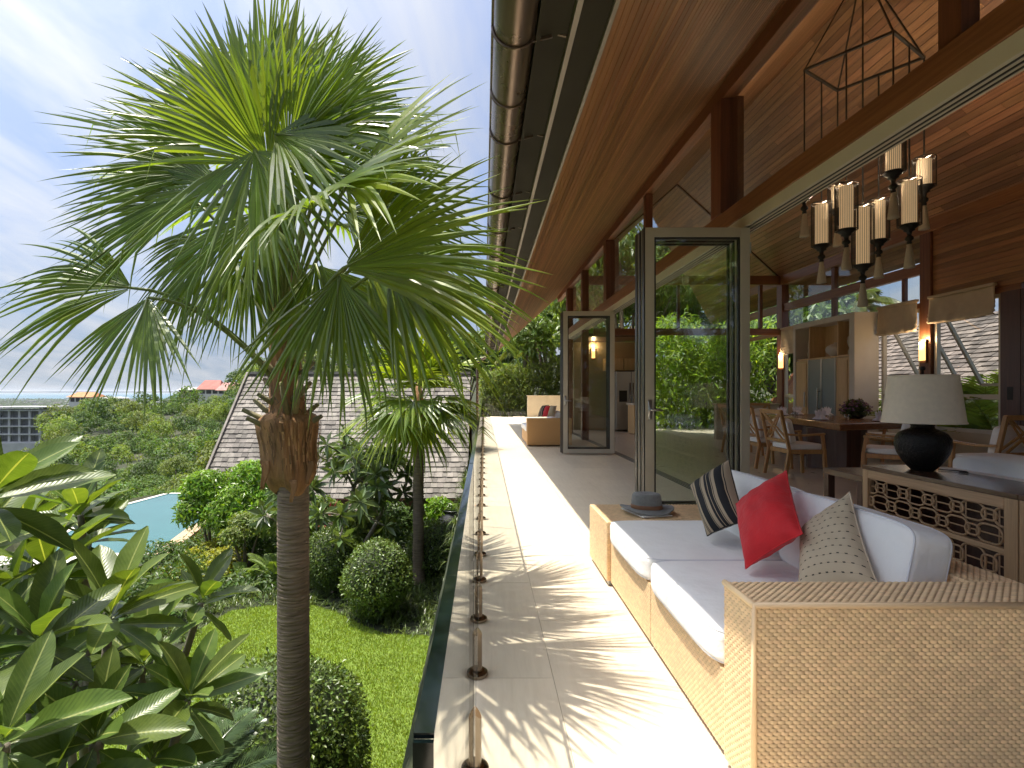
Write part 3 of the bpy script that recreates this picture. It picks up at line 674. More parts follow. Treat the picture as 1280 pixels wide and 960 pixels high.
# dark timber wall nearest the camera on that side and the pale base wall below the windows
q = MB(); q.box(XQ - .10, XQ + .10, -1.0, 8.28, 0, 2.86); dw = q.build('timber_wall', M['darkwood'], villa)
for k in range(9):
    MB().box(XQ - .125, XQ - .101, 8.27 - (k + 1) * .32, 8.27 - k * .32 - .012, 0, 2.85).build('panel', M['darkwood'], dw)
MB().box(XQ - .128, XQ - .125, 8.06, 8.15, 1.18, 1.38).build('switch_plate', M['black'], dw)
MB().box(XQ - .06, XQ + .06, 8.30, 9.6, 0, .62).box(XQ - .06, XQ + .06, 9.84, 14.37, 0, .62).build('base_wall', M['plaster'], villa)
def window(y0, y1, z0, z1, rail, sash=None):
    w = empty('window', (XQ, (y0 + y1) / 2, 0)); w.location = w.location - villa.location; link_child(w, villa)
    q = MB(); a = .035
    q.box(XQ - a, XQ + a, y0, y0 + .06, z0, z1).box(XQ - a, XQ + a, y1 - .06, y1, z0, z1).box(XQ - a, XQ + a, y0 + .06, y1 - .06, z1 - .06, z1).box(XQ - a, XQ + a, y0 + .06, y1 - .06, z0, z0 + .06)
    if rail: q.box(XQ - a, XQ + a, y0 + .06, y1 - .06, rail - .04, rail + .04)
    q.build('frame', M['frame'], w)
    MB().box(XQ - .005, XQ + .005, y0 + .06, y1 - .06, z0 + .06, (rail - .04) if rail else z1 - .06).build('pane', M['glass'], w)
    if sash:   # top-hung sash pushed outwards
        ang = 0.5; h = z1 - .06 - (rail + .04); hz = z1 - .08
        for yy in (y0 + .08, y1 - .08):
            MB().bar((XQ + .03, yy, hz), (XQ + .03 + math.sin(ang) * h, yy, hz - math.cos(ang) * h), .05, .05, (0, 1, 0)).build('sash', M['frame'], w)
        d = Vector((math.sin(ang) * h, 0, -math.cos(ang) * h))
        MB().bar(Vector((XQ + .03, y0 + .08, hz)) + d, Vector((XQ + .03, y1 - .08, hz)) + d, .05, .05, (1, 0, 0)).build('sash', M['frame'], w)
        q = MB(); b0 = Vector((XQ + .03, y0 + .1, hz)); b1 = Vector((XQ + .03, y1 - .1, hz)); q.add([b0, b1, b1 + d, b0 + d], [(0, 1, 2, 3)]); q.build('pane', M['glass'], w)
    return w
window(8.32, 9.58, .62, 2.86, 1.22, True); window(9.86, 10.85, .62, 2.86, 1.22, True); window(13.05, 14.36, .62, 2.86, 1.2, True)
for (a, b, c, d) in ((9.82, 10.24, 2.97, 3.49), (10.34, 12.28, 2.97, 3.49), (12.42, 14.36, 2.97, 3.49), (9.82, 12.28, 3.71, 4.21), (12.42, 14.36, 3.71, 4.21)):
    MB().box(XQ + .01, XQ + .018, a, b, c, d).build('transom_pane', M['glass'], villa)
# gable end (Y = 14.5): tie beam, header, posts, glass
YG = 14.5
MB().box(XP + .10, XQ - .10, YG - .06, YG + .06, 4.24, 4.48).build('tie_beam', M['beam_x'], villa, bevel=.006)
MB().box(3.0, XQ - .12, YG - .05, YG + .05, 2.86, 3.04).build('tie_beam', M['beam_x'], villa, bevel=.004)
MB().box(7.55, 7.63, YG - .05, YG + .05, 3.05, 4.23).build('mullion', M['post'], villa); MB().box(5.3, 5.37, YG - .04, YG + .04, 3.05, 4.23).build('mullion', M['post'], villa)
for x0, x1, z0, z1 in ((2.9, 5.29, 3.06, 4.22), (5.39, 7.54, 3.06, 4.22), (7.65, 8.05, 3.06, 4.22)):
    MB().box(x0, x1, YG - .004, YG + .004, z0, z1).build('gable_pane', M['glass'], villa)
# dark joint line where the ceiling meets the gable plane
q = MB(); q.bar((XP + .1, YG, ZP + .02), (XR, YG, ZR - .05), .04, .05, (0, 1, 0)).bar((XR, YG, ZR - .05), (XQ - .1, YG, ZQ + .05), .04, .05, (0, 1, 0)); q.build('rake_batten', M['darkwood'], villa)
# transoms above the doors
for a, b in ((3.2, 5.9), (6.2, 8.75), (8.95, 11.45), (11.75, 14.28), (14.55, 16.8)):
    MB().box(XP - .004, XP + .004, a, b, 3.31, 4.59).build('transom_pane', M['glass'], villa)

# folding doors: three leaves to a stack, folded out square to the wall
def folding_leaf(y, x0, x1, handle, dark, z1=2.98, label=None):
    d = empty('folding_door', (x0, y, 0.015), label); d.location = d.location - villa.location; link_child(d, villa)
    t = .032; f = .095; z0 = .02
    q = MB(); q.box(x0, x0 + f, y - t, y + t, z0, z1).box(x1 - f, x1, y - t, y + t, z0, z1).box(x0 + f, x1 - f, y - t, y + t, z1 - f, z1).box(x0 + f, x1 - f, y - t, y + t, z0, z0 + f)
    q.build('frame', M['frame'], d, bevel=.004)
    q = MB(); g = .018
    q.box(x0 + f, x0 + f + g, y - t*.55, y + t*.55, z0 + f, z1 - f).box(x1 - f - g, x1 - f, y - t*.55, y + t*.55, z0 + f, z1 - f).box(x0 + f + g, x1 - f - g, y - t*.55, y + t*.55, z1 - f - g, z1 - f).box(x0 + f + g, x1 - f - g, y - t*.55, y + t*.55, z0 + f, z0 + f + g)
    q.build('gasket', M['frame_dark'], d)
    MB().box(x0 + f + g, x1 - f - g, y - .006, y + .006, z0 + f + g, z1 - f - g).build('pane', M['glass_door'], d)
    if dark: MB().box(x0 - .012, x0 - .001, y - t, y + t, z0, z1).build('edge', M['frame_dark'], d)
    for zz in (.25, 1.5, 2.72): MB().box(x1 + .001, x1 + .014, y - .028, y + .028, zz, zz + .11).build('hinge', M['steel_b'], d)
    if handle:
        q = MB(); q.box(x0 + .03, x0 + .065, y - t - .008, y - t, 1.02, 1.22); q.tube([(x0 + .048, y - t - .01, 1.12), (x0 + .048, y - t - .055, 1.12), (x0 + .16, y - t - .058, 1.115)], .011, 8)
        q.build('handle', M['steel_b'], d, True)
    return d
for ys, nm in ((5.42, True), (11.0, True)):
    for k in range(3):
        folding_leaf(ys + k * .115, 1.645 - .004 * k, 2.715, k == 0, True)
# ------------------------------------------------------------------ kitchen beyond the gable
kit = empty('kitchen_annexe', (4.6, 17, 0), 'low kitchen annexe with wood panelled back wall beyond the folding doors', 'annexe')
MB().box(3.05, 5.4, 18.0, 18.15, 0, 3.0).build('back_wall', M['olive'], kit)
MB().box(3.0, 5.4, 16.4, 18.2, 3.02, 3.12).build('roof', M['darkwood'], kit)
MB().box(5.34, 5.4, 17.0, 18.0, 0, 3.0).build('side_wall', M['olive'], kit)
for k in range(2): MB().box(4.05 + k*.62, 4.65 + k*.62, 17.62, 17.99, 2.02, 2.42).build('cupboard_door', M['maple'], kit, bevel=.004)
for k in range(0): MB().box(5.45 + k*.36, 5.8 + k*.36, 17.5, 17.98, .1, 2.0).build('cupboard_door', M['maple'], kit, bevel=.004)
fr = empty('fridge', (4.85, 17.6, 0), 'tall stainless steel double door fridge with water dispenser in the kitchen', 'fridge')
MB().box(4.32, 5.32, 17.32, 17.98, .05, 1.98).build('body', M['steel_b'], fr, bevel=.01)
MB().box(4.325, 4.80, 17.27, 17.315, .08, 1.97).box(4.83, 5.315, 17.27, 17.315, .08, 1.97).build('door', M['steel_b'], fr, bevel=.012)
q = MB(); q.tube([(4.77, 17.22, .55), (4.77, 17.22, 1.6)], .015, 8).tube([(4.87, 17.22, .55), (4.87, 17.22, 1.6)], .015, 8); q.build('handle', M['steel'], fr, True)
MB().box(4.42, 4.68, 17.262, 17.269, .98, 1.35).build('dispenser', M['black'], fr)
isl = empty('kitchen_island', (5.2, 16.2, 0), 'pale wooden kitchen island counter in front of the fridge', 'counter')
MB().box(4.55, 5.1, 16.0, 16.7, .02, .90).build('body', M['maple'], isl)
MB().box(4.51, 5.12, 15.96, 16.75, .902, .95).build('worktop', M['coping'], isl, bevel=.005)
lw = MB().box(6.35, 8.05, 14.42, 14.58, 0, .94).build('low_wall', M['plaster']); tag(lw, 'low plastered wall under the gable window behind the dining table', 'wall')
MB().box(6.32, 8.06, 14.36, 14.64, .942, .985).build('sill', M['olive'], lw)

# ------------------------------------------------------------------ tall cabinet
cab = empty('display_cabinet', (7.95, 11.9, 0), 'tall pale wood cabinet with frosted double doors and open niches on top', 'cabinet')
xa, ya, yb = 7.62, 10.86, 13.02
MB().box(xa, 8.12, ya, ya + .16, 0, 2.95).box(xa, 8.12, yb - .1, yb, 0, 2.95).box(xa, 8.12, ya + .16, yb - .1, 2.83, 2.95).box(8.05, 8.12, ya + .16, yb - .1, 0, 2.83).build('carcass', M['coping'], cab, bevel=.004)
MB().box(xa + .04, 8.05, ya + .162, yb - .102, 2.05, 2.09).box(xa + .04, 8.05, 11.42, 11.45, 2.09, 2.83).box(xa + .04, 8.05, 12.42, 12.45, 2.09, 2.83).box(8.03, 8.049, ya + .162, yb - .102, 2.09, 2.828).build('niche', M['maple'], cab)
for a, b in ((11.03, 11.44), (12.44, 12.91)):
    d = MB().box(xa + .01, xa + .035, a, b, .06, 2.04).build('wood_door', M['maple'], cab, bevel=.004)
    MB().box(xa - .004, xa + .009, a + .05, b - .05, .12, 1.98).build('door_panel', M['maple'], d, bevel=.003)
    yy = b - .06 if a > 12 else a + .06
    MB().tube([(xa - .04, 12.5, .95), (xa - .04, 12.5, 1.3)], .012, 8).build('handle', M['steel_b'], d) if a > 12 else None
for a, b, h in ((11.46, 11.93, 11.88), (11.95, 12.42, 11.99)):
    d = MB().box(xa + .01, xa + .03, a, b, .06, 2.04).build('frosted_door', M['frost'], cab)
    MB().box(xa, xa + .032, a - .008, a + .012, .06, 2.05).box(xa, xa + .032, b - .012, b + .008, .06, 2.05).build('door_frame', M['steel_b'], d)
    if a > 11.9: MB().tube([(xa - .05, h, .85), (xa - .05, h, 1.38)], .016, 8).box(xa - .05, xa + .01, h - .01, h + .01, .9, .93).box(xa - .05, xa + .01, h - .01, h + .01, 1.3, 1.33).build('handle', M['steel'], d)
q = MB().lathe([(.001, 0), (.10, .005), (.19, .09), (.21, .16), (.17, .23), (.10, .27), (.05, .285), (.045, .31), (.001, .31)], (7.84, 11.75, 2.092), 24)
tag(q.build('vase', M['coping'], None, True), 'round squat pale vase in the middle niche of the cabinet', 'vase')
q = MB().lathe([(.001, 0), (.08, .005), (.085, .08), (.06, .14), (.075, .2), (.10, .28), (.085, .38), (.05, .42), (.065, .47), (.055, .54), (.02, .58), (.001, .58)], (7.82, 11.2, 2.092), 20, lambda a, z: 1 + .12 * math.sin(3*a + z*30))
tag(q.build('figurine', M['plaster'], None, True), 'pale carved figure standing in the right niche of the cabinet', 'figurine')
q = MB().lathe([(.001, 0), (.06, .005), (.07, .1), (.045, .2), (.07, .3), (.05, .42), (.02, .5), (.001, .5)], (7.82, 12.62, 2.092), 20, lambda a, z: 1 + .12 * math.sin(4*a + z*25))
tag(q.build('figurine', M['plaster'], None, True), 'slim pale carved figure in the left niche of the cabinet', 'figurine')

# ------------------------------------------------------------------ roman blinds
def blind(y0, y1, z0, label):
    r = empty('roman_blind', (XQ - .16, (y0 + y1) / 2, 2.9), label, 'blind', 'roman blinds rolled up over the far windows')
    rows = []; zz = np.linspace(2.98, z0, 15); ny = 26
    for i, z in enumerate(zz):
        fold = max(0, (i - 8) / 6.0)
        row = []
        for k in range(ny):
            s = k / (ny - 1); y = y0 + (y1 - y0) * s
            x = XQ - .135 - fold * .05 * abs(math.sin(i * 1.57)) - .008 * math.sin(s * 23 + i * .4) - .01 * fold * math.sin(s * 40)
            row.append((x, y, z - .012 * fold * math.sin(s * math.pi) - .004 * fold * math.sin(s * 31)))
        rows.append(row)
    P = np.array(rows); q = MB(); q.grid(P); o = q.build('fabric', M['blind'], r, True)
    m = o.modifiers.new('solid', 'SOLIDIFY'); m.thickness = .012
    MB().box(XQ - .16, XQ - .095, y0, y1, 2.985, 3.03).build('headrail', M['blind'], r)
blind(8.34, 9.58, 2.53, 'short cream roman blind over the window with the palm outside, nearest the dark timber wall')
blind(9.84, 10.82, 2.44, 'cream roman blind between the tall cabinet and the sconce post')
blind(13.06, 14.34, 2.32, 'cream roman blind folded low, in the corner left of the tall cabinet')

def sconce(c, dirx, diry, label):
    r = empty('wall_sconce', c, label, 'sconce', 'small lit wall sconces'); c = Vector(c); d = Vector((dirx, diry, 0)); s = Vector((-diry, dirx, 0))
    MB().obox(c + d * .012, d * .01, s * .06, Vector((0, 0, .22))).build('back_plate', M['leather'], r)
    q = MB(); pts = [(c + d * (.02 + .06 * math.sin(a)) + s * (.06 * math.cos(a))) for a in np.linspace(0, math.pi, 9)]
    q.extrude([p - Vector((0, 0, .17)) for p in pts], (0, 0, .34)); q.build('shade', M['glow'], r, True)
    sl_ = bpy.data.lights.new('sconce_bulb', 'POINT'); sl_.energy = 6; sl_.color = (1.0, .68, .38); sl_.shadow_soft_size = .05; so = bpy.data.objects.new('sconce_bulb', sl_); COL.objects.link(so); so.location = c + d * .07 + Vector((0, 0, .22)) - Vector(r.location); link_child(so, r)
sconce((XQ - .10, 9.72, 2.05), -1, 0, 'glowing amber sconce on the post between the two right hand windows')
sconce((XQ - .12, 14.36, 2.12), -.7, -.7, 'glowing amber sconce on the dark corner post beyond the dining table')
sconce((3.72, 17.98, 2.62), 0, -1, 'glowing amber sconce on the kitchen wall seen between the door stacks')

# ------------------------------------------------------------------ chandelier
ch = empty('chandelier', (5.0, 6.97, 6.9), 'lantern chandelier of nine cream lights hung from a square black frame', 'chandelier')
FZ = 5.64
cL, cF, cR, cN = (Vector(p) for p in ((4.32, 7.12, FZ), (5.09, 7.60, FZ), (5.71, 6.85, FZ), (4.93, 6.36, FZ)))
q = MB()
for a, b in ((cL, cF), (cF, cR), (cR, cN), (cN, cL)): q.bar(a, b, .03, .03)
q.build('square_frame', M['black'], ch)
apex = Vector((5.0, 6.97, 6.93))
for c in (cL, cF, cR, cN): MB().bar(c, apex, .016, .016).build('hanger', M['black'], ch)
MB().lathe([(.001, 0), (.09, 0), (.09, .04), (.02, .06), (.001, .06)], (5.0, 6.97, 6.86), 16).build('ceiling_plate', M['black'], ch)
lan = [(cL, None, 215, 244, 296), ((cL + cF)/2, None, 256, 306, 354), (cF, None, 233, 262, 308), ((cL + cN)/2, None, 233, 287, 337), (apex.copy(), None, 260, 331, 383),
       ((cF + cR)/2, None, 252, 300, 348), (cN, None, 177, 215, 273), ((cN + cR)/2, None, 227, 281, 335), (cR, None, 200, 233, 287)]
for p, _, yt, yb_, ye in lan:
    Y = p.y; zt, zb, ze = (CH - (k - VY) / F * Y for k in (yt, yb_, ye))
    top = 6.86 if p.z > 6 else FZ
    ln = MB().bar((p.x, p.y, zt + .06), (p.x, p.y, top), .014, .014).build('suspension_rod', M['black'], ch)
    L = empty('lantern', (p.x, p.y, zt)); L.location = L.location - ch.location; link_child(L, ch)
    MB().lathe([(.072, zb), (.074, zb + .01), (.074, zt - .01), (.072, zt)], (p.x, p.y, 0), 48, lambda a, z: 1 + .05 * math.cos(24 * a), False).build('pleated_shade', M['shadefab'], L, True)
    pl_ = bpy.data.lights.new('lantern_bulb', 'POINT'); pl_.energy = 9; pl_.color = (1.0, .78, .55); pl_.shadow_soft_size = .04; po = bpy.data.objects.new('lantern_bulb', pl_); COL.objects.link(po); po.location = (p.x + .03, p.y, zt - .02); po.location = po.location - origin_of(L); link_child(po, L)
    q = MB(); R = .125
    for zz in (zb - .01, zt + .02): q.tube([(p.x + R*math.cos(a), p.y + R*math.sin(a), zz) for a in np.linspace(0, 2*math.pi, 25)[:-1]], .005, 4, False, True)
    for a in np.linspace(0, 2*math.pi, 41)[:-1]: q.bar((p.x + R*math.cos(a), p.y + R*math.sin(a), zb - .01), (p.x + R*math.cos(a), p.y + R*math.sin(a), zt + .02), .0036, .0036)
    for a in (0, 1.57): q.bar((p.x - R*math.cos(a), p.y - R*math.sin(a), zt + .022), (p.x + R*math.cos(a), p.y + R*math.sin(a), zt + .022), .01, .01)
    q.build('wire_cage', M['black'], L)
    hh = zb - ze; f0 = hh * .45
    pr = [(.09, 0), (.11, -.012), (.09, -.035), (.055, -.06), (.06, -.075), (.03, -.09), (.022, -f0*.55), (.045, -f0*.66), (.045, -f0*.76), (.02, -f0*.85), (.03, -f0*.93), (.02, -f0)]
    MB().lathe([(r, z) for r, z in pr], (p.x, p.y, zb), 20).build('finial', M['black'], L, True)
    MB().lathe([(.02, 0), (.028, -.012), (.024, -.03), (.030, -.05), (.055, -(hh - f0)*.9), (.058, -(hh - f0)), (.001, -(hh - f0))], (p.x, p.y, zb - f0), 24, lambda a, z: 1 + .05 * math.cos(12*a)).build('tassel', M['tassel'], L, True)

# ------------------------------------------------------------------ soft things
def cushion_mesh(sx, sy, sz, n=26, e=0.22, crown=0.18, seed=0):
    """box cushion: rounded edges, crowned faces"""
    rnd = np.random.default_rng(seed); ph = rnd.uniform(0, 6, 6)
    q = MB(); P = []
    for axis in range(3):
        for sgn in (-1, 1):
            u = np.linspace(-1, 1, n); U, V = np.meshgrid(u, u, indexing='ij')
            U2, V2 = np.sin(U * math.pi / 2) * .5 + U * .5, np.sin(V * math.pi / 2) * .5 + V * .5
            c = [None] * 3; c[axis] = np.full_like(U, sgn); c[(axis+1) % 3] = U2 if sgn > 0 else V2; c[(axis+2) % 3] = V2 if sgn > 0 else U2
            C = np.stack(c, -1)
            p = 2 / e; nrm = (np.abs(C) ** p).sum(-1) ** (1 / p); C = C / nrm[..., None]
            fac = 1 + crown * (1 - C[..., 0]**2) * (1 - C[..., 1]**2) * np.sign(C[..., 2]) * C[..., 2]
            wob = .012 * np.sin(5*C[..., 0] + ph[0]) * np.sin(4*C[..., 1] + ph[1])
            X = C[..., 0] * sx/2 * (1 - .012*(C[..., 1]**2)); Y = C[..., 1] * sy/2; Z = C[..., 2] * sz/2 * (fac + wob * 2)
            q.grid(np.stack([X, Y, Z], -1))
    return q
def place(q, rot, loc):
    Rm = np.array(rot); q.v = [v @ Rm.T + np.array(loc) for v in q.v]; return q
def rotmat(rx=0, ry=0, rz=0): return Matrix.Rotation(rz, 3, 'Z') @ Matrix.Rotation(ry, 3, 'Y') @ Matrix.Rotation(rx, 3, 'X')
def rrect(hx, hy, r, n=6):
    pts = []
    for cx, cy, a0 in ((hx - r, hy - r, 0), (-hx + r, hy - r, math.pi/2), (-hx + r, -hy + r, math.pi), (hx - r, -hy + r, 1.5*math.pi)):
        for a in np.linspace(a0, a0 + math.pi/2, n): pts.append((cx + r*math.cos(a), cy + r*math.sin(a)))
    return pts
def box_cushion(name, size, rot, loc, label, group, mat='white', crown=.18, seed=0):
    r = empty(name, loc, label, 'cushion', group)
    place(cushion_mesh(*size, crown=crown, seed=seed), rot, loc).build('cover', M[mat], r, True)
    q = MB(); sx, sy, sz = size; p_ = 2 / .22; z0 = .80; k_ = (1 - z0 ** p_) ** (1 / p_)
    for s in (-1, 1):
        pts = []
        for a_ in np.linspace(0, 2*math.pi, 97)[:-1]:
            c_, s_ = math.cos(a_), math.sin(a_); cx = k_ * math.copysign(abs(c_) ** .22, c_); cy = k_ * math.copysign(abs(s_) ** .22, s_)
            pts.append(Vector(loc) + rot @ Vector((cx * sx/2 * (1 - .012*cy*cy), cy * sy/2, s * z0 * sz/2)))
        q.tube(pts, .0042, 6, False, True)
    q.build('piping', M['piping'], r, True)
    return r
def pillow(name, corners, thick, mat, label, seed=0, n=30):
    """scatter cushion through four corners (3-D), thickness away from its plane; knife edges drawn in between the corners"""
    c = [np.array(k, float) for k in corners]; ctr = sum(c) / 4
    nrm = np.cross(c[1] - c[0], c[3] - c[0]); nrm /= np.linalg.norm(nrm)
    rnd = np.random.default_rng(seed); ph = rnd.uniform(0, 6, 4)
    u = np.linspace(0, 1, n); U, V = np.meshgrid(u, u, indexing='ij')
    a, b = 2*U - 1, 2*V - 1; pull = .07
    U3 = .5 + a/2 * (1 - pull * (1 - b**2)); V3 = .5 + b/2 * (1 - pull * (1 - a**2))
    P = ((1-U3)*(1-V3))[..., None]*c[0] + (U3*(1-V3))[..., None]*c[1] + (U3*V3)[..., None]*c[2] + ((1-U3)*V3)[..., None]*c[3]
    T = ((1 - np.abs(a)**2.6) * (1 - np.abs(b)**2.6))**.62
    wr = .05*np.sin(9*a + 3*b + ph[0])*np.sin(5*b + ph[1]) + .035 * np.sin(16*a*b + ph[2])
    q = MB(); H = thick/2 * T * (1 + wr)
    A = P + nrm * H[..., None]; B = P - nrm * H[..., None]
    q.grid(A); q.grid(B[:, ::-1])
    uvA = np.stack([U, V], -1).reshape(-1, 2); uvB = np.stack([U[:, ::-1], V[:, ::-1]], -1).reshape(-1, 2)
    q.uv = np.concatenate([uvA, uvB])
    r = empty(name, tuple(ctr), label, 'pillow')
    q.build('cover', M[mat], r, True)
    e = MB(); k = n - 1
    rim = [P[i, 0] for i in range(k)] + [P[k, i] for i in range(k)] + [P[k - i, k] for i in range(k)] + [P[0, k - i] for i in range(k)]
    e.tube(rim, .0035, 5, False, True); e.build('seam', M[mat] if mat == 'red' else (M['black'] if mat == 'stripes' else M['blind']), r, True)
    return r

# ------------------------------------------------------------------ wicker
DU, DV = 0.0122, 0.0118
def weave(mb, O, U, V, lu, lv, N):
    """woven strands over a flat face: O corner, U/V unit directions, N outward normal"""
    O, U, V, N = (np.array(k, float) for k in (O, U, V, N))
    nu, nv = max(2, round(lu / DU)), max(2, round(lv / DV)); du, dv = lu / nu, lv / nv
    t = np.linspace(0, 1, 5); prof = np.sin(math.pi * t) ** .8
    rows = []; ctr = []
    for j in range(nv):
        for i in range(-(j % 2), nu, 2):
            a, b = max(0, i + .02), min(nu, i + 1.98)
            if b - a < .3: continue
            rows.append((a * du, b * du, (j + .5) * dv))
    R = np.array(rows); R[:, 2] += 0
    hw = dv * .485
    pts = []
    for k in range(5):
        uu = R[:, 0] + (R[:, 1] - R[:, 0]) * t[k]
        hgt = .0008 + .0036 * prof[k]
        for s, dh in ((-1, -.0018), (0, 0), (1, -.0018)):
            vv = R[:, 2] + s * hw
            pts.append(O + uu[:, None] * U + vv[:, None] * V + N * (hgt + dh))
    P = np.stack(pts, 1)                       # (m, 15, 3)
    m = len(P); f = []
    for k in range(4):
        for s in range(2): f.append((k*3 + s, (k+1)*3 + s, (k+1)*3 + s + 1, k*3 + s + 1))
    Fc = np.array(f); flip = np.dot(np.cross(U, V), N) < 0
    if flip: Fc = Fc[:, ::-1]
    T = (Fc[None] + (np.arange(m) * 15)[:, None, None]).reshape(-1, 4)
    mb.raw(P.reshape(-1, 3), T)
def wicker_block(parent, name, x0, x1, y0, y1, z0, z1, faces):
    b = MB().box(x0, x1, y0, y1, z0, z1).build(name, M['wicker_base'], parent)
    w = MB(); X, Y, Z = (1,0,0), (0,1,0), (0,0,1)
    if '-y' in faces: weave(w, (x0, y0, z0), X, Z, x1-x0, z1-z0, (0,-1,0))
    if '+y' in faces: weave(w, (x0, y1, z0), X, Z, x1-x0, z1-z0, (0,1,0))
    if '-x' in faces: weave(w, (x0, y0, z0), Y, Z, y1-y0, z1-z0, (-1,0,0))
    if '+x' in faces: weave(w, (x1, y0, z0), Y, Z, y1-y0, z1-z0, (1,0,0))
    if 'x+z' in faces: weave(w, (x0, y0, z1), X, Y, x1-x0, y1-y0, (0,0,1))
    if 'y+z' in faces: weave(w, (x0, y0, z1), Y, X, y1-y0, x1-x0, (0,0,1))
    w.build('weave', M['wicker'], b, True, kind='stuff')
    return b
XS0, XS1 = 0.838, 1.86
sofa = empty('wicker_sofa', (1.35, 2.6, 0), 'long honey coloured wicker sofa with white seat cushions at the front of the terrace', 'sofa')
wicker_block(sofa, 'arm', XS0, XS1 + .0, 1.64, 1.84, .03, .637, ('-y', '-x', 'x+z', '+y'))
wicker_block(sofa, 'back_rest', 1.70, XS1, 1.843, 3.52, .32, .637, ('y+z', '-x', '+x'))
for a, b in ((1.845, 2.684), (2.694, 3.525)):
    wicker_block(sofa, 'seat_base', XS0 + .012, XS1 - .004, a, b, .03, .318, ('-x',))
q = MB()
for x in (XS0 + .06, XS1 - .06):
    for y in (1.70, 1.9, 2.64, 2.74, 3.46): q.box(x - .025, x + .025, y - .025, y + .025, 0.001, .03)
q.build('foot', M['steel_b'], sofa)
# braided edge on the arm
q = MB(); q.tube([(XS0, 1.64, .04), (XS0, 1.64, .637), (XS1, 1.64, .637)], .0105, 8).tube([(XS0, 1.64, .637), (XS0, 1.84, .637)], .0105, 8); q.build('edge_strand', M['wicker'], sofa, True)
et = empty('wicker_side_table', (1.35, 3.8, 0), 'low square wicker side table carrying the hat at the end of the sofa', 'side table')
wicker_block(et, 'body', XS0 - .015, XS1, 3.535, 4.10, .035, .425, ('-x', '-y', 'x+z'))
q = MB()
for x in (XS0 + .03, XS1 - .05):
    for y in (3.58, 4.06): q.box(x - .03, x + .03, y - .03, y + .03, 0.001, .035)
q.build('foot', M['steel_b'], et)
box_cushion('seat_cushion', (.90, .835, .135), rotmat(), (1.262, 2.265, .388), 'white seat cushion nearest the camera, beside the big wicker arm', 'white seat cushions of the near sofa', crown=.10, seed=1)
box_cushion('seat_cushion', (.90, .835, .135), rotmat(), (1.262, 3.108, .386), 'white seat cushion farther along, beside the table with the hat', 'white seat cushions of the near sofa', crown=.10, seed=2)
box_cushion('back_cushion', (.37, .80, .17), rotmat(ry=-math.pi/2 + .20), (1.605, 2.31, .615), 'white back cushion behind the beige pillow, nearest the wicker arm', 'white back cushions of the near sofa', crown=.22, seed=3)
box_cushion('back_cushion', (.37, .79, .17), rotmat(ry=-math.pi/2 + .24), (1.600, 3.135, .61), 'white back cushion behind the striped and red pillows', 'white back cushions of the near sofa', crown=.22, seed=4)
# scatter pillows: corners unprojected from their places on the sofa
pillow('scatter_pillow', [at(884, 670, 2.90), at(932, 652, 2.75), at(911, 574, 3.10), at(862, 606, 3.25)], .17, 'stripes', 'tan pillow with bold black stripes leaning on the sofa back', 5)
pillow('scatter_pillow', [at(932, 711, 2.40), at(1003, 667, 2.22), at(983, 588, 2.66), at(920, 630, 2.82)], .17, 'red', 'plain bright red pillow in the middle of the sofa', 6)
pillow('scatter_pillow', [at(997, 738, 2.18), at(1100, 738, 1.93), at(1062, 615, 2.25), at(1000, 662, 2.45)], .15, 'ticks', 'beige pillow with rows of small dark stitches beside the wicker arm', 7)

# hat and magazine on the side table
mag = MB(); mag.obox((1.165, 3.80, .4375), (.11, .03, 0), (-.04, .145, 0), (0, 0, .004)); tag(mag.build('magazine', M['paper']), 'thin white magazine lying under the hat', 'magazine')
hat = empty('hat', (1.17, 3.80, .443), 'grey felt hat with a brown band resting on the wicker table', 'hat')
def hatf(a, z): return 1 + .10 * math.cos(2*a + .5)
q = MB().lathe([(.001, .012), (.09, .012), (.165, .010), (.172, .016), (.165, .021), (.10, .022), (.098, .03), (.096, .07), (.09, .115), (.082, .128), (.06, .132), (.03, .122), (.001, .115)], (1.17, 3.80, .443), 48, hatf, False)
hv = np.concatenate(q.v); rad = np.hypot(hv[:, 0] - 1.17, hv[:, 1] - 3.80)
hv[:, 2] += np.where(rad > .11, .018 * np.cos(2 * np.arctan2(hv[:, 1] - 3.8, hv[:, 0] - 1.17)) * (rad - .11) / .06, 0); q.v = [hv]
q.build('felt', M['felt'], hat, True)
MB().lathe([(.0995, .024), (.1005, .026), (.099, .05), (.0975, .052)], (1.17, 3.80, .443), 48, hatf, False).build('band', M['leather'], hat, True)

# ------------------------------------------------------------------ second sofa down the terrace
s2 = empty('wicker_sofa', (1.6, 13.6, 0), 'distant wicker sofa beyond the far folding doors, facing the railing', 'sofa')
wicker = lambda n, *a: MB().box(*a).build(n, M['wicker_far'], s2, bevel=.01)
def wickerfar():
    m, t, b = nodes('wicker_far'); v = objcoord(t, (1, 1, 1), False)
    w = t.nodes.new('ShaderNodeTexChecker'); w.inputs['Scale'].default_value = 60; w.inputs['Color1'].default_value = (0.60, 0.35, 0.15, 1); w.inputs['Color2'].default_value = (0.44, 0.25, 0.10, 1)
    t.links.new(v, w.inputs[0]); t.links.new(w.outputs[0], b.inputs['Base Color']); setin(b, 'Roughness', 0.6); return m
M['wicker_far'] = wickerfar()
wicker('arm', 1.03, 2.1, 12.6, 12.85, .03, .67); wicker('seat_base', 1.05, 2.1, 12.853, 14.6, .03, .32); wicker('back_rest', 1.93, 2.1, 12.853, 14.6, .322, .67)
for k in range(2): box_cushion('seat_cushion', (.9, .84, .14), rotmat(), (1.47, 13.3 + k*.87, .395), ('near', 'far')[k] + ' white seat cushion of the distant wicker sofa', 'white cushions of the distant sofa', seed=k)
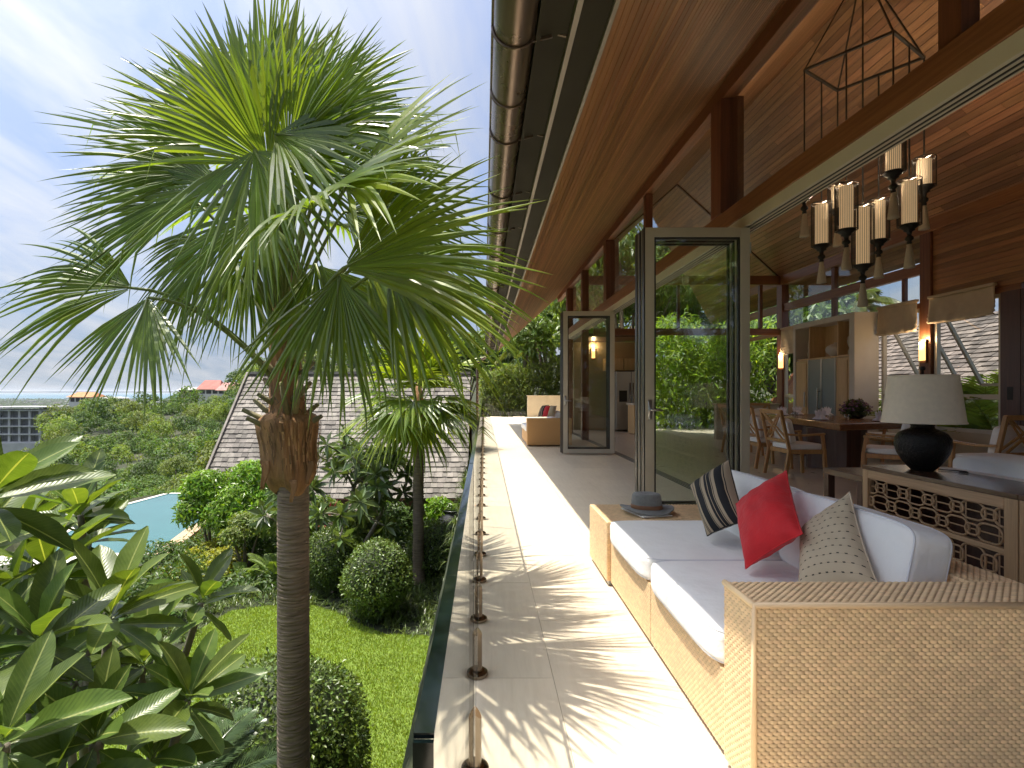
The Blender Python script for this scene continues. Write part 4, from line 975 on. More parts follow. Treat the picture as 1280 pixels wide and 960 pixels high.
for k in range(2): box_cushion('back_cushion', (.17, .8, .36), rotmat(ry=.2), (1.82, 13.3 + k*.87, .62), ('near', 'far')[k] + ' white back cushion of the distant wicker sofa', 'white cushions of the distant sofa', seed=k + 8)
pillow('scatter_pillow', [at(672, 521, 13.5), at(680, 521, 13.3), at(686, 506, 13.5), at(678, 507, 13.7)], .16, 'stripes', 'dark striped pillow on the distant wicker sofa', 8, 14)
pillow('scatter_pillow', [at(678, 521, 13.2), at(686, 521, 13.0), at(690, 507, 13.2), at(683, 507, 13.4)], .16, 'red', 'red pillow on the distant wicker sofa', 9, 14)
pillow('scatter_pillow', [at(684, 521, 13.0), at(693, 521, 12.9), at(696, 507, 13.0), at(688, 507, 13.1)], .16, 'ticks', 'beige pillow on the distant wicker sofa', 10, 14)

# ------------------------------------------------------------------ consoles with fretwork doors, lamp
def console(y0, y1, label):
    r = empty('console_cabinet', (3.05, (y0 + y1) / 2, 0), label, 'console', 'fretwork consoles behind the white sofa')
    x0, x1, zt = 2.86, 3.30, .75
    MB().box(x0 - .004, x1, y0 - .003, y1 + .003, zt - .028, zt).build('top', M['darktop'], r, bevel=.003)
    s = .075
    MB().box(x0, x0 + .05, y0, y0 + s, .02, zt - .03).build('stile', M['oak_z'], r, bevel=.002); MB().box(x0, x0 + .05, y1 - s*.7, y1, .02, zt - .03).build('stile', M['oak_z'], r, bevel=.002)
    for za_, zb_, in_ in ((zt - .092, zt - .03, 0), (.02, .09, 0), (.405, .435, .004)): MB().box(x0 + in_, x0 + .05 - in_, y0 + s + .001, y1 - s*.7 - .001, za_, zb_).build('rail', M['oak_y'], r, bevel=.002)
    MB().box(x1 - .03, x1 - .004, y0, y1, .02, zt - .03).box(x0 + .052, x1 - .031, y0, y0 + .02, .02, zt - .03).box(x0 + .052, x1 - .031, y1 - .02, y1, .02, zt - .03).box(x0 + .052, x1 - .031, y0 + .021, y1 - .021, .02, .045).build('carcass', M['darkwood'], r)
    ya, yb = y0 + s, y1 - s*.7
    for za, zb in ((.437, zt - .093), (.092, .403)):
        lat = MB(); ny = max(2, round((yb - ya) / .195)); py = (yb - ya) / ny; pz = (zb - za) / 2; xx = x0 + .022; rr = .0058
        def cl(pts): return [(x, min(max(y, ya), yb), min(max(z, za), zb)) for x, y, z in pts]
        rr = .0068
        for j in range(2): lat.tube([(xx + .005, ya, za + (j + .5)*pz), (xx + .005, yb, za + (j + .5)*pz)], rr * .8, 6)
        for i in range(2*ny): lat.tube([(xx + .005, ya + (i + .5)*py/2, za), (xx + .005, ya + (i + .5)*py/2, zb)], rr * .7, 6) if i % 2 == 0 else None
        for j in range(2):
            for i in range(ny + (j % 2)):
                cy, cz = ya + (i + (.5 if j == 0 else 0))*py, za + (j + .5)*pz
                lat.tube(cl([(xx, cy + a, cz + b) for a, b in rrect(py*.38, pz*.47, .05, 6)]), rr, 6, False, True)
                lat.tube(cl([(xx - .004, cy + py*.5 + a, cz + b) for a, b in rrect(py*.22, pz*.28, .03, 6)]), rr * .95, 6, False, True)
        lat.build('lattice', M['oak_z'], r, True)
    return r
console(2.83, 3.99, 'fretwork console with dark top carrying the black lamp')
console(1.55, 2.822, 'second fretwork console, cut by the right edge of the view')
lamp = empty('table_lamp', (3.09, 3.72, .75), 'table lamp with round black hammered base and cream drum shade', 'lamp')
lc = (3.09, 3.72, .75)
MB().lathe([(.001, .001), (.066, .001), (.078, .012), (.115, .06), (.148, .12), (.163, .18), (.159, .225), (.137, .262), (.096, .285), (.07, .295), (.065, .31), (.072, .322), (.068, .34), (.03, .345), (.001, .345)], lc, 48).build('base', M['pot'], lamp, True)
MB().tube([(3.09, 3.72, 1.09), (3.09, 3.72, 1.455)], .008, 8).lathe([(.001, .70), (.014, .703), (.018, .715), (.012, .728), (.001, .732)], lc, 12).build('stem', M['black'], lamp, True)
q = MB(); q.lathe([(.236, .335), (.196, .668)], lc, 64, None, False); q.lathe([(.193, .667), (.233, .336)], lc, 64, None, False); q.build('shade', M['linen'], lamp, True)
for r_, z_ in ((.236, 1.088), (.1965, 1.414)): MB().tube([(3.09 + r_*math.cos(a), 3.72 + r_*math.sin(a), z_) for a in np.linspace(0, 2*math.pi, 49)[:-1]], .0055, 6, False, True).build('shade_trim', M['linen'], lamp, True)
MB().bar((2.896, 3.72, 1.40), (3.284, 3.72, 1.40), .006, .006).build('shade_spider', M['black'], lamp)
MB().tube([(3.18, 3.70, .757), (3.26, 3.66, .757), (3.29, 3.60, .757), (3.255, 3.55, .757), (3.22, 3.58, .757)], .004, 6).build('cord', M['black'], lamp, True)

# white sofa behind the consoles
ws = empty('white_sofa', (3.8, 2.6, 0), 'white upholstered sofa behind the fretwork consoles', 'sofa')
MB().box(3.34, 3.5, 1.1, 3.96, .05, .74).build('back_frame', M['white'], ws, bevel=.03)
MB().box(3.34, 4.25, 1.1, 3.9, .05, .42).build('base', M['white'], ws, bevel=.03)
for k, (a, b, h) in enumerate(((3.05, 3.95, .80), (2.1, 3.03, .83), (1.15, 2.08, .83))):
    place(cushion_mesh(.22, b - a, .40, seed=20 + k), rotmat(ry=-.12), (3.60, (a + b)/2, h - .16)).build('back_cushion', M['white'], ws, True)
pillow('scatter_pillow', [(3.72, 2.2, .52), (3.74, 2.95, .52), (3.62, 3.0, .925), (3.60, 2.2, .93)], .14, 'zigzag', 'brown and cream zigzag pillow on the white sofa', 11, 18)
st = empty('stool_table', (3.1, 4.3, 0), 'small dark wooden side table past the end of the consoles', 'side table')
MB().box(2.92, 3.4, 4.08, 4.55, .60, .65).build('top', M['darktop'], st, bevel=.004)
for x in (2.95, 3.36):
    for y in (4.11, 4.51): MB().box(x - .028, x + .028, y - .028, y + .028, .002, .60).build('leg', M['darkwood'], st)

# ------------------------------------------------------------------ dining
tb = empty('dining_table', (6.6, 10, 0), 'thick slab dining table of glossy brown wood on a dark block base', 'dining table')
TP = [(5.56, 8.25), (7.1, 8.85), (7.45, 11.9), (6.2, 11.7)]
MB().prism(TP, .69, .80).build('slab', M['slab'], tb, bevel=.012)
def blockbase(c, w, d, rz, nm):
    q = MB(); ca, sa = math.cos(rz), math.sin(rz); pts = []
    for k in range(20):
        a = 2*math.pi*k/20; r = 1 + .07*math.sin(3*a + 1) + .03 * (k % 2)
        x, y = w*r*math.copysign(abs(math.cos(a))**.45, math.cos(a)), d*r*math.copysign(abs(math.sin(a))**.45, math.sin(a)); pts.append((c[0] + x*ca - y*sa, c[1] + x*sa + y*ca))
    q.prism(pts, .002, .688).build('block_base', M['darkwood'], tb)
blockbase((6.0, 8.95), .34, .36, .35, 0); blockbase((6.75, 11.1), .34, .36, .35, 1)

def make_chair():
    r = empty('dining_chair', (0, 0, 0)); w, d = .29, .27; T = M['teak']
    for s in (-1, 1):
        MB().bar((s*w, d, 0), (s*w*.97, d - .02, .45), .045, .045, (0, 1, 0)).bar((s*w*.97, d - .02, .45), (s*w, d - .05, .655), .04, .04, (0, 1, 0)).build('front_leg', T, r, bevel=.004)
        q = MB().bar((s*w, -d - .07, 0), (s*w*.97, -d, .42), .045, .05, (0, 1, 0)).bar((s*w*.97, -d, .42), (s*w*.97, -d - .13, 1.02), .042, .045, (0, 1, 0)); q.build('back_leg', T, r, bevel=.004)
        q = MB(); pts = [(s*w*1.0, -d - .05, .665), (s*w*1.03, -.08, .648), (s*w*1.04, .1, .662), (s*w*1.0, d - .02, .672)]
        for a, b in zip(pts, pts[1:]): q.bar(a, b, .05, .03)
        q.build('arm', T, r, bevel=.004)
    q = MB().box(-w + .02, w - .02, d - .06, d - .02, .37, .43).box(-w + .02, w - .02, -d + .0, -d + .04, .37, .43).box(-w - .005, -w + .03, -d + .03, d - .05, .37, .43).box(w - .03, w + .005, -d + .03, d - .05, .37, .43); q.build('seat_frame', T, r, bevel=.003)
    place(cushion_mesh(.54, .50, .09, 14, seed=3), rotmat(), (0, 0, .475)).build('seat_cushion', M['white'], r, True)
    place(cushion_mesh(.44, .10, .36, 14, seed=5), rotmat(rx=.22), (0, -.20, .70)).build('back_cushion', M['white'], r, True)
    def bp(x, z): return (x, -d - .13 * (z - .42) / .6, z)
    MB().bar(bp(-w, 1.0), bp(w, 1.0), .04, .06).build('back_rail', T, r, bevel=.004); MB().bar(bp(-w, .56), bp(w, .56), .035, .045).build('back_rail', T, r, bevel=.004)
    q = MB()
    for o_ in (-.07, .07):
        q.bar(bp(-w + .06 + o_, .58), bp(w - .06 + o_*.2, .98), .022, .02, (0, 1, 0)); q.bar(bp(w - .06 + o_, .58), bp(-w + .06 + o_*.2, .98), .022, .016, (0, 1, 0))
    q.build('cross_lattice', T, r)
    return r
ch0 = make_chair()
chairs = [(4.85, 8.2, -math.pi/2, 'cross backed teak armchair at the near left side of the dining table'),
          (4.95, 9.25, -math.pi/2, 'cross backed teak armchair half hidden by the door frame'),
          (5.75, 7.55, .9, 'teak armchair with white seat between the lamp and the table base'),
          (6.3, 6.55, .1, 'cross backed teak chair right of the lamp, its back to the camera'),
          (5.45, 11.1, -math.pi/2 - .1, 'teak armchair at the far left corner of the dining table'),
          (8.0 - .28, 10.1, math.pi/2 - .1, 'teak chair at the window side of the dining table behind the flowers'),
          (6.7, 12.55, math.pi, 'teak chair at the far end of the dining table before the cabinet')]
for k, (x, y, rz, lb) in enumerate(chairs):
    o = ch0 if k == 0 else copy_tree(ch0)
    o.location = (x, y, 0); o.rotation_euler = (0, 0, rz); tag(o, lb, 'chair', 'chairs round the dining table')
def napkin_mesh():
    q = MB()
    for k in range(7):
        a = (k - 3) * .34; h = .20 - .012 * abs(k - 3)
        c = Vector((math.sin(a) * .03, .012 * (k % 2), .0)); tip = Vector((math.sin(a) * .13, .01 * (k % 2), h)); s = Vector((math.cos(a) * .032, 0, -math.sin(a) * .03))
        m = c.lerp(tip, .55)
        q.add([c - s*.6, c + s*.6, m + s, tip, m - s, m + Vector((0, -.022, 0))], [(0, 1, 5), (1, 2, 5), (2, 3, 5), (3, 4, 5), (4, 0, 5)])
    q.lathe([(.12, .0), (.10, .025), (.05, .07), (.02, .09)], (0, 0, 0), 18, lambda a, z: 1 + .14 * math.cos(9 * a)); return q
nm = napkin_mesh()
set_pl = [(6.35, 11.25, 'folded white napkin at the far left corner of the dining table'), (6.85, 11.55, 'folded white napkin second from the far left corner of the table'), (6.02, 9.45, 'folded white napkin on the near left edge of the table'), (7.2, 11.1, 'folded white napkin partly behind the flowers'), (6.75, 8.98, 'folded white napkin just left of the lamp shade')]
npm = None; plm = None
for x, y, lb in set_pl:
    pl = MB().lathe([(.001, .001), (.09, .001), (.15, .012), (.155, .016), (.09, .008), (.001, .007)], (x, y, .80), 28).build('plate', M['darktop'], None, True, loc=(x, y, .80)); tag(pl, 'dark round plate under the ' + lb.split(' ', 1)[1].replace('white ', ''), 'plate', 'plates set on the dining table')
    q = MB(); q.v = [v + np.array((x, y, .809)) for v in nm.v]; q.f = list(nm.f); q.n = nm.n
    o = q.build('napkin', M['napkin'], None, False, loc=(x, y, .81)); tag(o, lb, 'napkin', 'folded napkins on the dining table')
M['tumbler'] = glassmat('drinking_glass', (.93, .95, .95), 2.5)
for k, (x, y) in enumerate(((6.32, 9.6), (6.42, 9.35), (6.15, 10.4), (6.4, 10.9))):
    g = MB().lathe([(.001, 0), (.03, .002), (.036, .1), (.033, .1), (.028, .012), (.001, .012)], (x, y, .801), 18, None, False).build('drinking_glass', M['tumbler'], None, True, loc=(x, y, .801))
    tag(g, ('clear tumbler beside the near left napkin', 'second clear tumbler beside the near left napkin', 'clear tumbler midway along the table edge', 'clear tumbler near the far left napkins')[k], 'glass', 'tumblers on the dining table')

# ------------------------------------------------------------------ glass balustrade with spigots
bal = empty('glass_balustrade', (-.036, 14, 0), 'frameless glass balustrade on steel spigots along the terrace edge', 'balustrade')
GX = -.036
pj = .31
sp_me = MB(); sp_me.lathe([(.046, 0.001), (.046, .012), (.040, .022), (.022, .027), (.022, .19)], (0, 0, 0), 20)
def spigot_mesh():
    q = MB(); q.lathe([(.053, .001), (.055, .006), (.053, .016), (.042, .023), (.028, .026)], (0, 0, 0), 24, None, True)
    for s in (-1, 1):      # split clamp halves, tops cut to a slope
        n = 10; pts = [(s * .0062 + s * .0215 * math.sin(a), .027 * math.cos(a)) for a in np.linspace(0, math.pi, n)]
        zt = [.215 - .030 * abs(p[0]) / .028 for p in pts]
        v = [(p[0], p[1], .026) for p in pts] + [(p[0], p[1], z) for p, z in zip(pts, zt)]
        f = [(i, i + 1, n + i + 1, n + i) for i in range(n - 1)] + [tuple(range(n, 2*n)), (n - 1, 0, n, 2*n - 1)]
        q.add(v, f if s > 0 else [k[::-1] for k in f])
        q.lathe([(.001, 0), (.006, 0), (.006, .004), (.001, .004)], (s * .03, -.03, .016), 8)
    return q
spm = spigot_mesh().mesh('spigot', (0, 0, 0), True); spm.materials.append(M['steel'])
k = 0
while pj < 27.9:
    y1 = min(pj + 1.2, 27.97)
    pn = MB().box(GX - .0055, GX + .0055, pj + .006, y1 - .006, .05, 1.092).build('glass_panel', M['glass_rail'], bal)
    MB().box(GX - .0062, GX + .0062, pj + .006, y1 - .006, 1.0925, 1.096).box(GX - .0062, GX + .0062, pj + .0022, pj + .0055, .05, 1.0925).box(GX - .0062, GX + .0062, y1 - .0055, y1 - .0022, .05, 1.0925).build('polished_edge', M['glass_edge'], pn)
    for dy_ in (.30, .92):
        if pj + dy_ > 27.8: continue
        o = bpy.data.objects.new('spigot', spm); COL.objects.link(o); o.location = Vector((GX, pj + dy_, 0)) - bal.location; link_child(o, bal); m = o.modifiers.new('e', 'EDGE_SPLIT'); m.split_angle = .7
    pj += 1.2; k += 1
eb = empty('end_balustrade', (1.0, 27.98, 0), 'short glass balustrade across the far end of the terrace', 'balustrade')
for k in range(2):
    MB().box(.02 + k*1.1, 1.1 + k*1.1, 27.98, 27.992, .05, 1.1).build('glass_panel', M['glass_rail'], eb)
    for d in (.2, .85): o = bpy.data.objects.new('spigot', spm); COL.objects.link(o); o.location = Vector((.02 + k*1.1 + d, 27.985, 0)) - eb.location; o.rotation_euler.z = 1.57; link_child(o, eb)
cw = empty('terrace_wall', (5, 27, 0), 'low cream rendered wall closing the far end of the terrace', 'wall')
MB().box(2.3, 9.0, 27.9, 28.15, 0, 1.08).build('masonry', M['cream'], cw); MB().box(3.25, 3.32, 27.86, 27.9, 0, 1.08).build('pilaster', M['cream'], cw); MB().box(2.27, 9.03, 27.87, 28.18, 1.081, 1.12).build('cap', M['cream'], cw)
MB().box(2.74, 9.0, 18.16, 28.0, -.3, -.004).build('paving', M['floor'], ter)
# ------------------------------------------------------------------ foliage builders
def leaves(mb, P, D, N, L, Wd, fold=.15, droop=.1):
    """leaf blades as folded kites: P base, D direction, N upper side; L, Wd arrays"""
    P, D, N = (np.asarray(k, float) for k in (P, D, N)); n = len(P)
    D = D / np.linalg.norm(D, axis=1)[:, None]
    S = np.cross(D, N); S /= np.linalg.norm(S, axis=1)[:, None] + 1e-9; N2 = np.cross(S, D)
    L = np.broadcast_to(L, n)[:, None]; Wd = np.broadcast_to(Wd, n)[:, None]
    mid = P + D * L * .5; up = N2 * Wd * fold; dn = np.zeros_like(P); dn[:, 2] = -1; dn = dn * L * droop
    V = np.stack([P, mid + S*Wd/2 + up, P + D*L + dn, mid - S*Wd/2 + up], 1).reshape(-1, 3)
    i = np.arange(n)[:, None] * 4; T = np.concatenate([i + np.array([[0, 1, 2]]), i + np.array([[0, 2, 3]])])
    mb.raw(V, T); return mb
def rand_unit(n, rng=RNG):
    v = rng.normal(size=(n, 3)); return v / np.linalg.norm(v, axis=1)[:, None]
def clumps(c, r, k, rng, flat=.8, low=-.35):
    """clump centres through the volume of a crown"""
    out = []
    while len(out) < k:
        v = rng.normal(size=3); v /= np.linalg.norm(v)
        if v[2] < low: continue
        q = rng.uniform(.45, .95) ** .6; out.append(np.array(c) + v * np.array([r, r, r * flat]) * q)
    return np.array(out)
def crown(mb, cs, cr, n_per, leaf, rng, aspect=.45, hang=.25, shell=.5):
    for c, r in zip(cs, cr):
        n = int(n_per * rng.uniform(.8, 1.2)); v = rand_unit(n, rng); v[:, 2] = np.where(v[:, 2] < -.5, -v[:, 2], v[:, 2])
        q = rng.uniform(shell, 1, n)[:, None]; P = c + v * r * q * np.array([1, 1, .8])
        D = np.cross(v, rand_unit(n, rng)) + v * .3 + rand_unit(n, rng) * .25; D[:, 2] -= hang
        N = v * 1.0 + np.array([0, 0, .45]) + rand_unit(n, rng) * .38
        L = leaf * rng.uniform(.65, 1.3, n); leaves(mb, P, D, N, L, L * aspect)
def tree(name, x, y, z0, h, r, leaf, n_leaf, mat, label, cat='tree', group=None, seed=0, k=14, aspect=.45, hang=.3, flat=.9, cz=None, clump=.42, trunk_r=None, bare=.45):
    rng = np.random.default_rng(seed); R = empty(name, (x, y, z0), label, cat, group)
    top = z0 + h; c = np.array([x, y, top - r * flat])
    cs = clumps(c, r, k, rng, flat); cr = rng.uniform(.75, 1.25, k) * r * clump
    tr = trunk_r or h * .022
    fork = Vector((x + rng.uniform(-.1, .1) * h * .3, y, z0 + h * bare))
    q = MB(); q.tube([(x, y, z0 - .2), (x + .02*h, y, z0 + h * bare * .5), fork], [tr * 1.3, tr, tr * .8], 8); q.build('trunk', M['bark'], R, True)
    q = MB()
    for cc in cs[: min(k, 14)]:
        m = fork.lerp(Vector(cc), .5) + Vector((0, 0, -.06 * h)); q.tube([fork, m, Vector(cc)], [tr * .55, tr * .32, tr * .1], 5)
    q.build('limb', M['bark'], R, True)
    q = MB(); crown(q, cs, cr, n_leaf // k, leaf, rng, aspect, hang); q.build('crown', mat, R)
    return R

# ------------------------------------------------------------------ fan palms
def fan(mb, H, A, Nh, R, nseg, spread, droop, rng, cup=.12, split=.47):
    H, A, Nh = (np.array(k, float) for k in (H, A, Nh)); A /= np.linalg.norm(A)
    S = np.cross(A, Nh); S /= np.linalg.norm(S); N = np.cross(S, A)
    step = math.radians(spread) / (nseg - 1)
    ts = np.array([.03, .25, split, .62, .73, .84, .93, 1.0])
    for i in range(nseg):
        a = -math.radians(spread) / 2 + i * step + rng.normal() * .012
        d = A * math.cos(a) + S * math.sin(a) + N * (cup * math.sin(a)**2 + rng.normal() * .02); d /= np.linalg.norm(d)
        s = np.cross(d, N); s /= np.linalg.norm(s); n = np.cross(s, d)
        L = R * (.80 + .20 * math.cos(a * .75)) * rng.uniform(.84, 1.08); g = droop * rng.uniform(.6, 1.5)
        kink = rng.uniform(.68, .9) if rng.random() < .12 * min(1, .25 + droop * 2.5) else None
        rows = []; w0 = 2 * math.sin(step / 2) * split * L * 1.28
        side = rng.normal() * .05
        twist = rng.normal() * .25
        for t in ts:
            wdt = w0 * (t / split) if t <= split else w0 * max(0, 1 - ((t - split) / (1 - split)) ** 1.3) * 1.0
            e = max(0, t - split * .75); p = H + d * L * t + s * side * L * e**1.5
            p = p + np.array([0, 0, -1]) * (g * L * e ** 1.7)
            if kink and t > kink: p = p - d * L * (t - kink) * .75 + np.array([0, 0, -1]) * L * (t - kink) * .85
            tw = twist * e; s2 = s * math.cos(tw) + n * math.sin(tw)
            fo = .30 * wdt
            rows += [p - s2 * wdt / 2, p + n * fo, p + s2 * wdt / 2]
        m = len(ts); f = []
        for k in range(m - 1): f += [(3*k, 3*k + 1, 3*k + 4, 3*k + 3), (3*k + 1, 3*k + 2, 3*k + 5, 3*k + 4)]
        mb.add(rows, f)
def bez(a, b, c, n=9):
    a, b, c = Vector(a), Vector(b), Vector(c); return [a*(1-t)**2 + b*2*t*(1-t) + c*t*t for t in np.linspace(0, 1, n)]

M['fibrestrip'] = pbr('palm_sheath_strip', (0.30, 0.17, 0.085), 0.9, 0, 0.3, 7, island=.55, hue=.01)
def big_palm():
    rng = np.random.default_rng(11); YP = 3.5
    base = at(367, 960, YP); R = empty('fan_palm', (base.x, YP, -3.0), 'tall fan palm with ringed trunk rising in front of the railing', 'palm tree')
    # trunk: rings of leaf scars
    prof = []; zt = at(0, 592, YP).z; z = -3.05
    while z < zt:
        f = (z + 3) / (zt + 3); r = .105 - .006 * f + .05 * math.exp(-(z + 3.05) * 5)
        px = 367 - 1.0 * max(0, f - .3); c = at(px, 0, YP).x
        stepz = rng.uniform(.017, .03); bulge = rng.uniform(.0008, .003)
        prof += [(r - .001, z, c), (r + bulge, z + stepz * .3, c), (r + bulge * .8, z + stepz * .7, c), (r - .0016, z + stepz * .97, c)]
        z += stepz
    n = 36; v = []; f = []
    ph = rng.uniform(0, 6, len(prof))
    for k, (r, z, c) in enumerate(prof):
        for j in range(n):
            a = 2*math.pi*j/n; q = r * (1 + .012*math.sin(3*a + .3) + .010*math.sin(5*a + ph[k // 4]) ) ; zz = z + .006 * math.sin(2*a + ph[k // 4])
            v.append((c + q*math.cos(a), YP + q*math.sin(a), zz))
    for i in range(len(prof) - 1):
        for j in range(n): f.append((i*n+j, i*n+(j+1)%n, (i+1)*n+(j+1)%n, (i+1)*n+j))
    MB().add(v, f).build('trunk', M['trunk'], R, True)
    # fibrous sheath bulging above the trunk
    pr = [(612, 366, 19), (604, 365, 25), (594, 363, 29), (575, 362, 31), (555, 361, 32), (538, 360, 35), (526, 360, 37), (520, 360, 33), (514, 360, 22), (480, 358, 20), (440, 356, 18), (400, 355, 15), (350, 354, 11), (300, 352, 7)]
    v = []; f = []; n = 40
    for k, (py, px, w) in enumerate(pr):
        c = at(px, py, YP); r = w / F * YP
        for j in range(n):
            a = 2*math.pi*j/n; q = r * (1 + .06*math.sin(4*a + k*.25) + .035*math.sin(9*a + k*.5)); zz = c.z + .03 * math.sin(3*a + 1) * (1 if k in (0, 1) else .3)
            v.append((c.x + q*math.cos(a), YP + q*math.sin(a), zz))
    for i in range(len(pr) - 1):
        for j in range(n): f.append((i*n+j, i*n+(j+1)%n, (i+1)*n+(j+1)%n, (i+1)*n+j))
    MB().add(v, f).build('fibre_sheath', M['fibre'], R, True)
    # torn plates of sheath hanging at its lower edge
    for px, py, w, h in ((343, 584, 6, 34), (378, 604, 5, 26), (392, 584, 5, 28)):
        c = at(px, py, YP); off = (px - 362) / F * YP; yy = YP - math.sqrt(max(.0004, (.172)**2 - off**2)) - .006
        q = MB(); hw, hh = w / F * YP, h / F * YP
        P = [[(c.x + hw * s * (1 - .65 * max(0, t)) + .01*math.sin(5*t), yy - .014 * t - .012*abs(s), c.z + hh * .5 - hh * (t + .15))for s in (-1, -.4, .4, 1)] for t in np.linspace(0, 1, 6)]
        q.grid(P); o = q.build('torn_sheath', M['fibre'], R, True); m = o.modifiers.new('s', 'SOLIDIFY'); m.thickness = .006
    # loose fibres
    q = MB()
    for k in range(150):      # coarse fibre laid down the sheath, ragged at both ends
        a = rng.uniform(0, 2*math.pi); y0 = rng.uniform(512, 560); y1 = y0 + rng.uniform(20, 55)
        def sp(py, e=0.0):
            w = np.interp(py, [514, 520, 526, 538, 555, 575, 594, 604, 612], [22, 33, 37, 35, 32, 31, 29, 25, 19]); c = at(np.interp(py, [514, 612], [360, 366]), py, YP); r = w / F * YP * (1 + .06*math.sin(4*a + 1)) + .004 + e
            return Vector((c.x + r*math.cos(a), YP + r*math.sin(a), c.z))
        wv = Vector((-math.sin(a), math.cos(a), 0)) * rng.uniform(.002, .008); ys = np.linspace(y0, min(y1, 609), 5); pts = [sp(v_, .0 if 0 < j_ < 4 else rng.uniform(.0, .014)) for j_, v_ in enumerate(ys)]
        for p0, p1, f0, f1 in zip(pts, pts[1:], (.3, 1, 1, .8), (1, 1, .8, .1)): q.add([p0 - wv*f0, p0 + wv*f0, p1 + wv*f1, p1 - wv*f1], [(0, 1, 2, 3)])
    q.build('sheath_fibre', M['fibrestrip'], R, kind='stuff')
    q = MB()
    for k in range(240):
        py = rng.uniform(425, 528); a = rng.uniform(0, 2*math.pi); r = (20 + rng.uniform(0, 14)) / F * YP
        c = at(358, py, YP); p = Vector((c.x + r*math.cos(a), YP + r*math.sin(a), c.z)); d = Vector((math.cos(a)*rng.uniform(.0, .07), math.sin(a)*rng.uniform(0, .07), rng.uniform(-.11, .10)))
        w = Vector((-math.sin(a), math.cos(a), 0)) * rng.uniform(.002, .006); m = p + d*.5 + Vector(rng.normal(0, .012, 3))
        q.add([p - w, p + w, m + w*.8, m - w*.8, p + d], [(0, 1, 2, 3), (3, 2, 4)])
    q.build('loose_fibre', M['fibrehair'], R, kind='stuff')
    # cut leaf bases sticking out
    for (x0, y0), (x1, y1), dy in (((348, 528), (303, 512), -.05), ((345, 534), (308, 522), -.12), ((350, 505), (322, 492), -.1), ((352, 470), (331, 452), -.1), ((372, 522), (398, 505), .02), ((366, 500), (388, 478), -.12), ((352, 490), (330, 474), .05), ((372, 470), (392, 452), -.08), ((360, 520), (352, 478), -.17), ((368, 515), (376, 470), -.18), ((345, 520), (318, 500), .1), ((378, 530), (402, 520), -.05)):
        a, b = at(x0, y0, YP + dy * .6), at(x1, y1, YP + dy * 1.3)
        MB().tube([a, a.lerp(b, .5) + Vector((0, 0, -.012)), b], [.026, .019, .014], 7).build('leaf_base', M['stub'], R, True)
